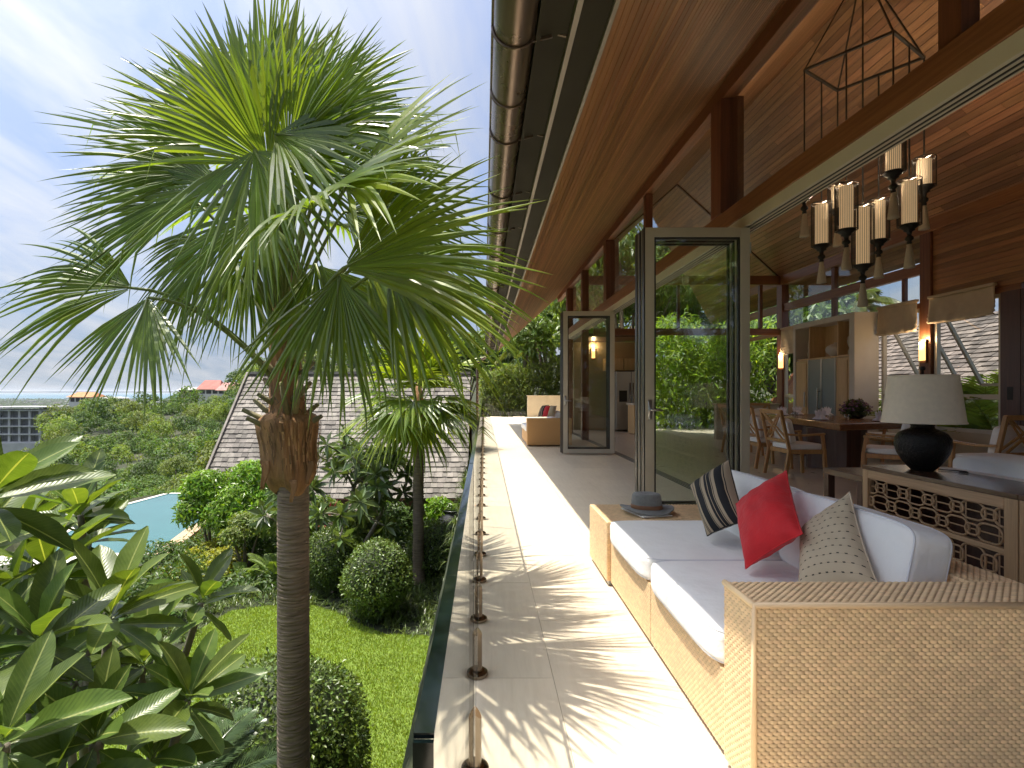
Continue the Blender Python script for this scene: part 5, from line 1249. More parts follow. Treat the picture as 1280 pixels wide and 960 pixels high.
    FR = [(248, 255, 3.45, (-.92, -.1, .02), (-.05, -.8, .6), .90, 22, 100, .28, 0), (325, 265, 3.1, (-.22, -.42, -.70), (-.1, -.85, .5), .76, 22, 100, .22, 0), (265, 215, 3.3, (-.85, -.2, .22), (.0, -.8, .6), .85, 22, 95, .18, 0), (310, 320, 3.6, (-.25, .1, -.95), (-.2, -.9, .2), .75, 20, 90, .15, 0),
        # px, py, Y of the fan's heart, axis, upper side, radius, segments, spread, droop, yellower leaf (backlight put into its colour; also the spears)
        (322, 174, 3.3, (-.25, -.10, .90), (0, -.95, .25), .80, 24, 115, .08, 0), (335, 205, 3.0, (-.35, -.35, .45), (.1, -.9, .5), .74, 22, 105, .16, 0), (360, 190, 3.05, (.30, -.30, .70), (-.1, -.9, .4), .74, 22, 100, .12, 0), (316, 160, 3.55, (-.12, .05, 1), (0, -1, .15), 1.02, 26, 130, .06, 0), (372, 150, 3.65, (.40, .15, .9), (-.1, -1, .2), .98, 25, 125, .10, 0),
        (345, 145, 3.75, (.1, .25, 1), (0, -1, .2), 1.0, 24, 115, .06, 0), (385, 165, 3.3, (.72, -.20, .55), (-.1, -.9, .4), .84, 20, 90, .12, 0),
        (318, 188, 2.9, (.42, -.30, -.72), (.25, -.85, .45), .86, 26, 120, .20, 0), (345, 168, 2.95, (.80, -.35, -.22), (.2, -.8, .5), .88, 22, 100, .20, 0),
        (238, 188, 3.5, (-.88, .1, .45), (.35, -.5, .7), .95, 13, 48, .04, 0), (285, 180, 3.35, (-.75, -.2, .50), (.1, -.8, .6), .80, 22, 95, .14, 0),
        (275, 232, 3.2, (-.97, -.1, -.05), (-.1, -.75, .65), .90, 24, 105, .26, 0), (165, 360, 3.2, (-.95, -.15, .08), (-.05, -.8, .6), .80, 22, 95, .50, 0),
        (185, 372, 3.05, (-.10, -.30, -.9), (-.2, -.95, .2), .70, 20, 95, .12, 0), (292, 285, 3.3, (-.45, -.20, -.85), (-.4, -.85, .4), .80, 22, 90, .22, 0),
        (405, 180, 3.7, (.85, .15, .42), (-.35, -.6, .7), .98, 24, 115, .14, 0), (420, 222, 3.5, (.95, .0, .14), (-.1, -.75, .65), .95, 24, 110, .20, 0),
        (430, 265, 3.3, (.95, -.1, -.06), (0, -.8, .6), .95, 24, 110, .28, 0),
        (430, 335, 2.72, (.90, -.22, .38), (-.25, -.85, .5), 1.04, 22, 88, .16, 1), (424, 346, 2.80, (-.02, -.25, -1), (.1, -1, .1), .76, 20, 84, .08, 0),
        (455, 325, 3.1, (.85, -.05, -.30), (.3, -.8, .5), 1.0, 24, 110, .38, 1), (475, 300, 3.7, (.85, .4, -.05), (0, -.6, .8), .98, 24, 120, .40, 0),
        (350, 200, 4.1, (.0, 1, .35), (0, -.35, 1), 1.0, 26, 150, .3, 0), (295, 255, 4.1, (-.65, .75, .15), (-.1, -.3, 1), .98, 24, 130, .32, 0), (420, 280, 4.3, (.65, .75, .05), (.1, -.3, 1), 1.0, 26, 140, .4, 0),
        (405, 335, 4.2, (.5, .8, -.35), (.2, -.2, 1), .98, 24, 140, .5, 0), (270, 232, 3.85, (-.8, .5, .3), (.2, -.4, .9), .95, 24, 130, .22, 0),
        (335, 125, 3.6, (.04, .02, 1), (0, -1, .1), .95, 8, 16, .0, 1), (352, 122, 3.55, (.12, -.03, 1), (0, -1, .1), .88, 6, 12, .0, 1),
        (262, 300, 3.7, (-.70, .2, -.60), (-.25, -.8, .5), .85, 22, 100, .35, 0), (388, 262, 2.75, (.66, -.68, .12), (.1, -.6, .8), .95, 24, 110, .26, 0), (432, 235, 2.8, (.76, -.55, .24), (-.1, -.6, .75), .95, 22, 100, .20, 1),
        (485, 335, 2.9, (.82, -.25, -.38), (.3, -.8, .5), .88, 22, 100, .34, 0), (395, 330, 3.1, (.35, -.2, -.9), (.3, -.9, .3), .85, 22, 95, .20, 0), (378, 212, 3.2, (.45, -.45, .6), (-.3, -.8, .5), .86, 22, 95, .10, 0)]
    for k, (px, py, Y, A, N, Rr, ns, sp, dr, yg) in enumerate(FR):
        N = (N[0], N[1], N[2] * .6) if N[1] < -.4 else N; H = at(px, py, Y); st = at(355 + (px - 355) * .05, 330 + min(170, max(0, (py - 100) * .55)), YP + (Y - YP) * .1)
        q = MB(); fan(q, H, A, N, Rr, int(ns * 1.3), sp * 1.06, dr + .09, rng)
        fo = q.build('frond', M['palm_y'] if yg else M['palm'], R)
        mid = st.lerp(H, .55) + Vector((0, 0, .10 + .12 * abs(px - 355) / 150))
        q = MB(); q.tube(bez(st, mid, H), [.017, .016, .015, .014, .013, .012, .0115, .011, .010], 6)
        tip = H + Vector(A).normalized() * Rr * .22; q.tube([H, tip], [.0095, .003], 5); q.build('petiole', M['petiole'], fo, True)
big_palm()

def small_palm(name, base, zc, rt, R, nf, label, seed, petl=.55, nseg=26):
    rng = np.random.default_rng(seed); b = Vector(base); r_ = empty(name, b, label, 'palm tree'); c = Vector((b.x, b.y, zc))
    prof = []; z = b.z - .1
    while z < zc - .15: r = rt * (1 + .35 * math.exp(-(z - b.z) * 4)); prof += [(r, z), (r * 1.08, z + .02), (r * .97, z + .055)]; z += .06
    MB().lathe(prof, (b.x, b.y, 0), 16, lambda a, z: 1 + .05*math.sin(3*a + z*9)).build('trunk', M['trunk'], r_, True)
    MB().lathe([(rt, zc - .9), (rt * 1.25, zc - .8), (rt * 1.5, zc - .55), (rt * 1.3, zc - .3), (rt * .9, zc), (rt * .3, zc + .4)], (b.x, b.y, 0), 16, lambda a, z: 1 + .12*math.sin(5*a + z*12)).build('fibre_sheath', M['fibre'], r_, True)
    for k in range(nf):
        a = k * 2.4 + rng.uniform(-.2, .2); el = math.radians(80 - 125 * k / nf + rng.uniform(-8, 8))
        d = Vector((math.cos(a) * math.cos(el), math.sin(a) * math.cos(el), math.sin(el))); H = c + d * petl * rng.uniform(.8, 1.1) + Vector((0, 0, -.06))
        side = Vector((-math.sin(a), math.cos(a), 0)); up = side.cross(d) * -1
        A = (d + Vector((0, 0, -.25))).normalized(); N = np.array(up) if up.z > 0 else -np.array(up)
        q = MB(); fan(q, H, A, N, R * rng.uniform(.85, 1.1), nseg, 170, .35 + .3 * (k / nf), rng); fo = q.build('frond', M['palm_y'] if k % 3 else M['palm'], r_)
        MB().tube(bez(c + Vector((0, 0, -.3)), c.lerp(H, .5) + Vector((0, 0, .06)), H, 6), [.018, .016, .014, .012, .011, .010], 5).build('petiole', M['petiole'], fo, True)
    return r_
bp = onz(523, 728, -3.04)
small_palm('fan_palm', bp, at(0, 498, bp.y).z, .12, 1.28, 24, 'shorter slim fan palm standing beside the round clipped bushes', 21, .68)

# ------------------------------------------------------------------ plumeria shrub near the camera
def plum_mesh(seed):
    rng = np.random.default_rng(seed); n, m = 13, 7; t = np.linspace(0, 1, n); u = np.linspace(-1, 1, m)
    w = .5 * .315 * np.where(t < .1, .06 + t * .5, np.sin(np.pi * np.clip((t - .02) ** 1.15, 0, 1)) ** .72); w[-1] = .006; w[0] = .012
    c1, c2 = rng.uniform(.05, .30), rng.uniform(.10, .28)
    P = np.zeros((n, m, 3)); UV = np.zeros((n, m, 2))
    for i in range(n):
        for j in range(m):
            x = u[j] * w[i]; P[i, j] = (x, t[i] - .12 * c1 * t[i]**2, -c1 * t[i]**2 * .8 + abs(u[j])**1.4 * w[i] * c2 * 2 + .008 * math.sin(t[i]*19 + seed + (3 if u[j] > 0 else 0)) * abs(u[j])); UV[i, j] = (.5 + u[j]/2, t[i])
    q = MB(); q.grid(P); q.uv = UV.reshape(-1, 2); me = q.mesh('leaf', (0, 0, 0), True); me.materials.append(M['plum']); return me
PM = [plum_mesh(k) for k in range(6)]
def rosette(root, c, axis, n, L, rng, branch_to=None, open_=1.0):
    axis = Vector(axis).normalized(); sx = axis.orthogonal().normalized(); sy = axis.cross(sx)
    for k in range(n):
        a = k * 2.39996 + rng.uniform(-.25, .25); f = (k + .5) / n; el = math.radians(72 - (88 * f) * open_ + rng.uniform(-9, 9))
        rad = sx * math.cos(a) + sy * math.sin(a); d = (rad * math.cos(el) + axis * math.sin(el)).normalized()
        nrm = (axis * math.cos(el) - rad * math.sin(el)).normalized(); s = d.cross(nrm).normalized()
        tw = rng.uniform(-.35, .35); s2 = s * math.cos(tw) + nrm * math.sin(tw); n2 = s2.cross(d).normalized()
        ln = L * (.72 + .36 * math.sin(math.pi * min(1, .22 + f * .7))) * rng.uniform(.88, 1.1)
        o = bpy.data.objects.new('leaf', PM[int(rng.integers(6))]); COL.objects.link(o); link_child(o, root)
        p = Vector(c) + axis * (.02 * (1 - f) - .05 * f) - root.location
        Mx = Matrix((( s2.x, d.x, n2.x, p.x), (s2.y, d.y, n2.y, p.y), (s2.z, d.z, n2.z, p.z), (0, 0, 0, 1)))
        o.matrix_basis = Mx @ Matrix.Scale(ln, 4)
def plumeria():
    rng = np.random.default_rng(5)
    roots = [empty('plumeria_shrub', (-1.75, 2.1, -3), 'big leaved plumeria shrub in the lower left corner, close to the camera', 'shrub'),
             empty('plumeria_shrub', (-2.6, 3.4, -3), 'plumeria shrub farther back whose upright rosettes stand before the pool', 'shrub')]
    RS = [ # pixel of the rosette's heart, depth, axis, leaves, leaf length, which shrub
        (50, 800, 1.75, (.15, -.30, 1), 13, .30, 0), (138, 768, 2.2, (.2, -.1, 1), 14, .36, 0), (252, 750, 2.75, (.25, -.05, 1), 11, .30, 1), (100, 640, 2.9, (0, -.25, 1), 14, .36, 1), (112, 672, 3.0, (.3, -.1, .9), 11, .30, 1),
        (236, 872, 2.15, (.4, -.15, 1), 14, .30, 0), (-12, 620, 1.9, (.5, -.1, .9), 15, .36, 0), (-40, 690, 2.1, (.3, -.2, 1), 13, .38, 0), (118, 925, 1.7, (.2, -.45, 1), 12, .30, 0), (5, 925, 1.45, (.35, -.2, 1), 13, .30, 0),
        (60, 712, 2.5, (-.1, -.1, 1), 15, .38, 0), (180, 830, 2.5, (.0, -.2, 1), 15, .36, 1), (20, 760, 2.3, (-.3, -.2, 1), 13, .36, 0), (190, 950, 2.1, (.3, -.3, 1), 10, .30, 0), (60, 1000, 1.6, (0, -.3, 1), 10, .30, 0),
        (90, 850, 2.4, (-.2, -.3, 1), 12, .34, 1), (30, 660, 3.0, (-.2, 0, 1), 13, .36, 1), (-30, 830, 1.8, (.2, -.3, 1), 12, .34, 0), (75, 770, 3.0, (.1, -.1, 1), 12, .36, 1)]
    for px, py, Y, ax, n, L, w in RS:
        c = at(px, py, Y); root = roots[w]; rosette(root, c, ax, n, L * .95, rng)
        a = Vector(ax).normalized(); s = root.location + Vector((rng.uniform(-.15, .15), rng.uniform(-.15, .15), 1.1 if w == 0 else .9)); s = Vector((s.x, s.y, -3 + 1.0))
        m = c - a * .35 + (s - c) * .12
        MB().tube(bez(s, m, c - a * .02, 8), [.032, .03, .027, .024, .022, .02, .018, .016], 7).build('branch', M['branch'], root, True)
    for r_ in roots: MB().tube([r_.location + Vector((0, 0, -.1)), r_.location + Vector((.05, .02, .55)), r_.location + Vector((0, 0, 1.05))], [.085, .07, .06], 9).build('trunk', M['branch'], r_, True)
plumeria()

# ------------------------------------------------------------------ clipped balls, bushes, ferns
def topiary(px, py, rpx, Y, label, leaf, n, seed, squash=1.0):
    bmp_ = 1
    rng = np.random.default_rng(seed); c = at(px, py, Y); r = rpx / F * Y; z0 = float(ground_h(c.x, c.y))
    R = empty('clipped_bush', (c.x, c.y, z0), label, 'bush', 'clipped round bushes round the lawn')
    q = MB(); v = rand_unit(n, rng); lump = 1 + .035*np.sin(4*v[:, 0] + seed) + .035*np.sin(5*v[:, 1] + 2*seed) + .03*np.sin(7*v[:, 2] + seed) + .02*np.sin(11*v[:, 0] + 9*v[:, 2])
    q_ = np.where(rng.random(n) < .04, rng.uniform(1.0, 1.09, n), rng.uniform(.88, 1.02, n)); P = np.array(c) + v * (r * lump * q_)[:, None] * np.array([1, 1, squash])
    D = v * .45 + rand_unit(n, rng) * .8; N = v + rand_unit(n, rng) * .45; L = leaf * rng.uniform(.7, 1.3, n)
    leaves(q, P, D, N, L, L * .55, .12, .05); q.build('foliage', M['topiary'], R)
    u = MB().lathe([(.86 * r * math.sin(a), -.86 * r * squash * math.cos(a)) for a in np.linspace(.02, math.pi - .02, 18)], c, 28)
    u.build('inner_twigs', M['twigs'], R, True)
    MB().tube([(c.x, c.y, z0 - .05), (c.x, c.y, c.z)], [.07, .05], 7).build('stem', M['bark'], R, True)
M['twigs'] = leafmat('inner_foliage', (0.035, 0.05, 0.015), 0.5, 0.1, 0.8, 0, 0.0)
topiary(413, 697, 35, 11.4, 'round clipped bush behind the big palm trunk, left of the larger ball', .055, 7000, 1)
topiary(472, 722, 44, 10.1, 'large round clipped bush in the middle of the bed, nearest the small palm', .055, 9000, 2, 1.02)
topiary(546, 690, 38, 12.7, 'shaded round clipped bush right of the small palm trunk', .06, 7000, 3)
topiary(352, 925, 101, 5.5, 'biggest round clipped bush at the foot of the big palm, cut by the frame', .05, 15000, 4)
def leafy_mass(name, cs, cr, n_per, leaf, mat, label, cat, aspect=.4, seed=0, hang=.1, z0=-3.1, kind=None, shell=.55):
    rng = np.random.default_rng(seed); c = np.mean(np.array(cs), 0); R = empty(name, (c[0], c[1], z0), label, cat, kind=kind)
    q = MB(); crown(q, [np.array(k) for k in cs], cr, n_per, leaf, rng, aspect, hang, shell); q.build('foliage', mat, R, **({'kind': kind} if kind else {}))
    if kind is None:
        q = MB()
        for k in cs: q.tube([(c[0], c[1], z0), (Vector((c[0], c[1], z0)) * .4 + Vector(k) * .6), Vector(k)], [.05, .03, .01], 5)
        q.build('stem', M['bark'], R, True)
    return R
Yb = 14.0
leafy_mass('leafy_bush', [at(258, 612, Yb), at(250, 640, Yb - .2), at(285, 645, Yb - .4)], [.62, .6, .62], 2300, .15, M['bushbright'], 'bright green upright bush beside the pool, the left of two', 'bush', .32, 31)
leafy_mass('leafy_bush', [at(315, 600, Yb + .3), at(300, 628, Yb - .2), at(330, 630, Yb), at(320, 650, Yb - .3)], [.68, .62, .62, .66], 2200, .15, M['bushbright'], 'bright green upright bush touching the roof, the right of two', 'bush', .32, 32)
leafy_mass('shrub', [at(305, 655, 12.8), at(325, 660, 12.8), at(290, 672, 12.4)], [.35, .35, .3], 700, .10, M['treeC'], 'small pale green shrub below the bright bushes', 'shrub', .45, 33)
cs = [onz(px, py, -2.95) + Vector((0, 0, .16)) for px, py in ((240, 712), (258, 702), (275, 695), (290, 690), (225, 722), (250, 722), (270, 712), (210, 735), (235, 735), (262, 730), (290, 705))]
leafy_mass('ground_cover', cs, [.42] * len(cs), 420, .085, M['bushyellow'], 'low yellow green ground cover spreading beside the pool', 'ground cover', .6, 34, 0, kind='stuff', shell=.8)
def feather(mb, O, D, L, pin, np_, droop, rng, width=.012, up=(0, 0, 1), stiff=.3):
    """a feather leaf: arching midrib with pinnae both sides"""
    O = Vector(O); D = Vector(D).normalized(); S = D.cross(Vector((0, 0, 1))).normalized(); pts = []
    for t in np.linspace(0, 1, 12): pts.append(O + D * L * t + Vector((0, 0, -droop * L * t * t)))
    mb.tube(pts, [max(.002, .010 * L * (1 - t * .85)) for t in np.linspace(0, 1, 12)], 5)
    P, DD, NN, LL = [], [], [], []
    for k in range(np_):
        t = .1 + .9 * k / (np_ - 1); i = min(10, int(t * 11)); p = pts[i].lerp(pts[i + 1], t * 11 - i); tg = (pts[i + 1] - pts[i]).normalized(); nn = S.cross(tg)
        for s in (-1, 1):
            d = S * s + tg * (.45 + .4 * t) + nn * stiff + Vector((0, 0, -.12)); P.append(p); DD.append(d); NN.append(nn); LL.append(L * pin * math.sin(math.pi * (.12 + .84 * t)) ** .7 * rng.uniform(.9, 1.08))
    LL = np.array(LL); leaves(mb, np.array([tuple(p) for p in P]), np.array([tuple(d) for d in DD]), np.array([tuple(k) for k in NN]), LL, width * np.ones(len(LL)), .1, .1 if stiff > 0 else .25)
def fern(name, c, R, n, mat, label, seed, pin=.16, width=.03, npn=34, el0=65, el1=15, droop=.45, cat='fern', group=None, stiff=.15, sector=None, partname='frond'):
    rng = np.random.default_rng(seed); r_ = empty(name, c, label, cat, group)
    for k in range(n):
        a = k * 2.4 + rng.uniform(-.2, .2) if sector is None else rng.uniform(*sector)
        el = math.radians(el0 - (el0 - el1) * (k / n) + rng.uniform(-6, 6)); d = (math.cos(a)*math.cos(el), math.sin(a)*math.cos(el), math.sin(el))
        q = MB(); feather(q, c, d, R * rng.uniform(.8, 1.15), pin, npn, droop * rng.uniform(.7, 1.3), rng, width, stiff=stiff); q.build(partname, mat, r_)
    return r_
fern('fern', onz(345, 728, -3.0), 1.25, 22, M['fern'], 'large pale green fern left of the big palm trunk, nearest the lawn', 41, .15, .028, 36)
fern('fern', onz(302, 728, -3.0), .95, 18, M['fern'], 'pale green fern at the edge of the yellow ground cover', 42, .15, .028, 36)
fern('fern', onz(338, 690, -3.0), 1.15, 16, M['fern'], 'upright green fern behind the largest fern, below the bright bushes', 43, .15, .028, 36)
fern('fern', onz(400, 690, -3.0), 1.0, 14, M['fern'], 'grey green fern under the red leaved plant by the cottage', 44, .15, .028, 36)
fern('cycad', at(215, 1010, 3.3), .74, 16, M['cycad'], 'grey green cycad with stiff feather leaves at the bottom of the picture', 45, .24, .016, 40, 40, 5, .25, 'cycad', None, .35, (.1, 1.9))
def strap(name, c, R, n, mat, label, seed, width=.05, cat='plant', kind=None, el=(25, 80), drp=(.3, .8), group=None):
    rng = np.random.default_rng(seed); q = MB(); c = Vector(c)
    for k in range(n):
        a = rng.uniform(0, 2*math.pi); e = math.radians(rng.uniform(*el)); L = R * rng.uniform(.7, 1.2); d = Vector((math.cos(a)*math.cos(e), math.sin(a)*math.cos(e), math.sin(e))); s = Vector((-math.sin(a), math.cos(a), 0)); dr = rng.uniform(*drp)
        rows = []
        for t in (0, .3, .6, .85, 1): p = c + d*L*t + Vector((0, 0, -dr*L*t*t)); w = width * math.sin(math.pi*(.18 + .8*t))**.8 / 2; rows += [p - s*w, p + s*w]
        q.add(rows, [(2*i, 2*i+1, 2*i+3, 2*i+2) for i in range(4)])
    o = q.build(name, mat, None, loc=c); return tag(o, label, cat, group, kind)
strap('cordyline', onz(408, 690, -3.0) + Vector((0, 0, .75)), .75, 46, M['cordyl'], 'red leaved cordyline in front of the cottage wall', 51, .075, 'plant', None, (10, 85), (.1, .5))
strap('cordyline', onz(428, 688, -3.0) + Vector((0, 0, .55)), .6, 34, M['bushyellow'], 'yellow striped strap leaved plant next to the red cordyline', 52, .06, 'plant', None, (15, 85), (.1, .5))
def liriope():
    rng = np.random.default_rng(61); q = MB(); P = []
    while len(P) < 820:
        x, y = rng.uniform(-6.0, -.3), rng.uniform(9.1, 13.2)
        if in_poly(np.array([[x, y]]), LAWN)[0]: continue
        if x < -3.3 and y < 10.45: continue
        P.append((x, y))
    for k in range(260):
        y = rng.uniform(5, 10.4); x = rng.uniform(-6.6, -5.05); P.append((x, y))
    for x, y in P:
        z = float(ground_h(x, y)); m = int(rng.integers(9, 16))
        for _ in range(m):
            a = rng.uniform(0, 2*math.pi); e = math.radians(rng.uniform(35, 85)); L = rng.uniform(.22, .48); d = Vector((math.cos(a)*math.cos(e), math.sin(a)*math.cos(e), math.sin(e))); s = Vector((-math.sin(a), math.cos(a), 0)); c = Vector((x, y, z)); dr = rng.uniform(.4, 1.1); rows = []
            for t in (0, .4, .75, 1): p = c + d*L*t + Vector((0, 0, -dr*L*t*t)); w = .011 * (1 - t*.95); rows += [p - s*w, p + s*w]
            q.add(rows, [(2*i, 2*i+1, 2*i+3, 2*i+2) for i in range(3)])
    tag(q.build('border_grass', M['liriope']), 'dark strappy border grass round the clipped bushes and lawn edge', 'border grass', kind='stuff')
liriope()
for (px, py, Y_, rs, mt, lb, sd) in ((398, 640, 14.4, .55, 'treeB', 'leafy shrub beside the red cordyline under the eave of the cottage', 35), (488, 648, 14.6, .6, 'treeA', 'dark leafy shrub below the cottage eave, left of the slim palm trunk', 36), (548, 640, 14.9, .5, 'bushbright', 'fresh green shrub by the water jar, right of the slim palm trunk', 37), (440, 655, 13.8, .5, 'treeC', 'pale leafy shrub behind the two clipped balls', 38)):
    c = at(px, py, Y_); leafy_mass('shrub', [c, c + Vector((rs*.7, .1, -.15)), c + Vector((-rs*.7, 0, -.2)), c + Vector((0, -.2, -.45))], [rs, rs*.85, rs*.85, rs], 900, .15, M[mt], lb, 'shrub', .38, sd)
def undergrowth():
    rng = np.random.default_rng(62); q = MB(); cs = []
    for k in range(150):
        x, y = rng.uniform(-10.5, -5.2), rng.uniform(3.5, 15.0); h = rng.uniform(.1, .55) * (1.25 if x < -6 else .6)
        if (x < -7.5 and y > 11) or (x < -5.2 and y > 12.4): continue
        cs.append((x, y, -3 + h))
    for k in range(18): cs.append((rng.uniform(-6.2, -4.6), rng.uniform(11.0, 11.8), -3.1 + rng.uniform(0, .12)))
    for k in range(46): x, y = rng.uniform(-6.5, -.6), rng.uniform(13.0, 15.6); cs.append((x, y, -3.1 + rng.uniform(.1, .75)))
    for k in range(26): y = rng.uniform(14.2, 23.5); cs.append((-8.55 - .12 * (y - 15) + rng.uniform(.0, .9), y, -3.35 + rng.uniform(-.1, .3)))
    crown(q, [np.array(c) for c in cs], rng.uniform(.3, .6, len(cs)), 170, .11, rng, .42, .1, .6)
    tag(q.build('undergrowth', M['treeA']), 'dark leafy undergrowth filling the beds of the garden', 'undergrowth', kind='stuff')
undergrowth()
def frangipani():
    rng = np.random.default_rng(71); b = onz(455, 690, -3.05); b = Vector((b.x, 13.2, -3.08)); R = empty('frangipani_tree', b, 'spreading frangipani tree with grey branches before the shingled roof', 'tree')
    q = MB(); br = MB(); tips = []
    def grow(p, d, L, r, lev):
        e = p + d * L; br.tube([p, p.lerp(e, .5) + Vector(rng.normal(0, .03, 3)), e], [r, r * .9, r * .78], 7)
        tips.append((e, d)) if lev <= 1 else None
        if lev == 0: return
        for k in range(3 if lev > 1 else int(rng.integers(2, 4))):
            a = rng.uniform(0, 2*math.pi) + k * 2.1; sx = d.orthogonal().normalized(); sy = d.cross(sx); nd = (d * .62 + (sx*math.cos(a) + sy*math.sin(a)) * .72 + Vector((0, 0, .18))).normalized(); grow(e, nd, L * rng.uniform(.62, .85), r * .72, lev - 1)
    for a in (0.3, 2.2, 4.2):
        grow(b + Vector((0, 0, .1)), Vector((math.cos(a) * .5, math.sin(a) * .5, .85)).normalized(), 1.2, .065, 3)
    br.build('branches', M['branch'], R, True)
    for e, d in tips:
        n = 13; a = np.arange(n) * 2.4 + rng.uniform(0, 6); sx = np.array(d.orthogonal().normalized()); dd = np.array(d); sy = np.cross(dd, sx); el = np.radians(np.linspace(70, -25, n))
        D = (sx * np.cos(a)[:, None] + sy * np.sin(a)[:, None]) * np.cos(el)[:, None] + dd * np.sin(el)[:, None]; N = dd * np.cos(el)[:, None] - (sx * np.cos(a)[:, None] + sy * np.sin(a)[:, None]) * np.sin(el)[:, None]
        L = .40 * rng.uniform(.75, 1.15, n); leaves(q, np.tile(np.array(e), (n, 1)), D, N, L, L * .32, .12, .15)
    q.build('crown', M['frangi'], R)
frangipani()
# ------------------------------------------------------------------ cottage with shingled roof below the terrace
cot = empty('cottage', (-4.5, 18, -3.1), 'cottage below the terrace with a steep grey wood shingle roof', 'house')
CX0, CX1, CY0, CZ0, CY1, CZ1 = -8.66, -.5, 16.0, -1.90, 19.5, 1.95
def shingles(mb, O, U, Vs, lu, lv, rng, wmin=.09, wmax=.19, expo=.165, th=.016):
    """courses of tapered shingles: U along the course, Vs up the slope"""
    U, Vs = Vector(U).normalized(), Vector(Vs).normalized(); N = U.cross(Vs).normalized(); N = N if N.z > 0 else -N; O = Vector(O)
    rows = int(lv / expo)
    for j in range(rows + 1):
        x = -rng.uniform(0, wmax)
        while x < lu:
            w = rng.uniform(wmin, wmax); a, b = max(0, x + .003), min(lu, x + w - .003); x += w
            if b - a < .02: continue
            v0 = max(-.03, j * expo - rng.uniform(0, .022)); v1 = min(lv, j * expo + expo * 1.35)
            if v1 - v0 < .03: continue
            t = th * rng.uniform(.7, 1.5)
            c = [O + U*a + Vs*v0 + N*.004, O + U*b + Vs*v0 + N*.004, O + U*b + Vs*v1 + N*.002, O + U*a + Vs*v1 + N*.002]
            c2 = [c[0] + N*(t + .012), c[1] + N*(t + .012), c[2] + N*.006, c[3] + N*.006]
            mb.add(c + c2, [(4,5,6,7),(0,1,5,4),(1,2,6,5),(3,0,4,7)])
q = MB(); q.add([(CX0, CY0, CZ0), (CX1, CY0, CZ0), (CX1, CY1, CZ1), (CX0, CY1, CZ1), (CX1, 2*CY1 - CY0, CZ0), (CX0, 2*CY1 - CY0, CZ0)], [(0, 1, 2, 3), (3, 2, 4, 5)])
rf = q.build('roof', M['darkwood'], cot); rng_ = np.random.default_rng(81)
q = MB(); sl = Vector((0, CY1 - CY0, CZ1 - CZ0)); shingles(q, (CX0, CY0 - .03, CZ0 - .02), (1, 0, 0), sl, CX1 - CX0, sl.length, rng_, .12, .26, .19, .024); q.build('shingle', M['shingle'], rf, kind='stuff')
q = MB(); q.bar((CX0 - .05, CY0 - .1, CZ0 - .1), (CX0 - .05, CY1, CZ1 + .02), .07, .2).bar((CX0 - .05, 2*CY1 - CY0 + .1, CZ0 - .1), (CX0 - .05, CY1, CZ1 + .02), .07, .2).bar((CX0, CY1, CZ1 + .05), (CX1, CY1, CZ1 + .05), .22, .1); q.build('barge_board', M['shingle'], rf)
MB().box(CX0, CX1, CY0 - .09, CY0 - .03, CZ0 - .20, CZ0 - .05).build('eave_board', M['darkwood'], cot)
w = MB().box(CX0 + .5, CX1 - .1, 16.9, 17.1, -4.2, -1.2).box(CX0 + .5, CX0 + .7, 17.1, 22, -4.2, -1.2).build('wall', M['ochre'], cot)
MB().box(-3.9, -3.2, 16.86, 16.9, -3.0, -2.0).build('window', M['darkwin'], cot); MB().box(-6.2, -5.6, 16.86, 16.9, -3.2, -2.0).build('door', M['darkwin'], cot)
q = MB(); q.extrude([(CX0 + .6, 17.2, CZ0), (CX0 + .6, 21.8, CZ0), (CX0 + .6, CY1, CZ1 - .1)], (.1, 0, 0)); q.build('gable', M['ochre'], cot)
jr = empty('water_jar', (-.78, 14.6, -3.1), 'large dark glazed water jar by the cottage wall', 'jar')
MB().lathe([(.22, 0), (.36, .15), (.48, .45), (.50, .7), (.42, .95), (.26, 1.05), (.24, 1.1), (.29, 1.14), (.28, 1.16), (.22, 1.13), (.22, .9)], (-.85, 14.6, -3.1), 32, None, False).build('body', M['jar'], jr, True)
MB().tube([(-.72, 14.5, -2.0), (-.4, 14.7, -1.72)], .04, 8).build('spout', M['darkwood'], jr, True)

# ------------------------------------------------------------------ pool
PZ = -3.42
pool = [(-9.1, 15.2), (-9.75, 18.2), (-10.2, 24.4), (-14.6, 24.4), (-14.9, 22.0), (-13.4, 15.2)]
pr = empty('swimming_pool', (-12, 19, PZ), kind='structure')
q = MB(); n = len(pool)
for (x0, y0), (x1, y1) in zip(pool, pool[1:] + pool[:1]): q.add([(x0, y0, PZ + .02), (x1, y1, PZ + .02), (x1, y1, PZ - 1.4), (x0, y0, PZ - 1.4)], [(0, 1, 2, 3)])
q.add([(x, y, PZ - 1.4) for x, y in pool], [tuple(range(n))]); q.build('basin', M['pooltile'], pr)
q = MB(); g = 30; xs = np.linspace(-15, -9, 2)
q.add([(x, y, PZ) for x, y in pool], [tuple(range(n))]); wt = q.build('water', M['poolwater'], pr)
def strip(poly, w, z0, z1):
    q = MB()
    for (x0, y0), (x1, y1) in poly:
        a, b = Vector((x0, y0, 0)), Vector((x1, y1, 0)); d = (b - a).normalized(); s = Vector((d.y, -d.x, 0)) * w
        q.prism([tuple(a)[:2], tuple(b)[:2], tuple(b + s)[:2], tuple(a + s)[:2]], z0, z1)
    return q
strip([((-9.72, 18.2), (-9.08, 15.2)), ((-10.17, 24.4), (-9.73, 18.2))], .45, PZ - 2.4, PZ + .07).build('tan_coping', M['coping_tan'], pr)
strip([((-9.6, 15.16), (-13.6, 15.16))], -1.3, PZ - 2.4, PZ + .10).build('paving', M['coping'], pr)
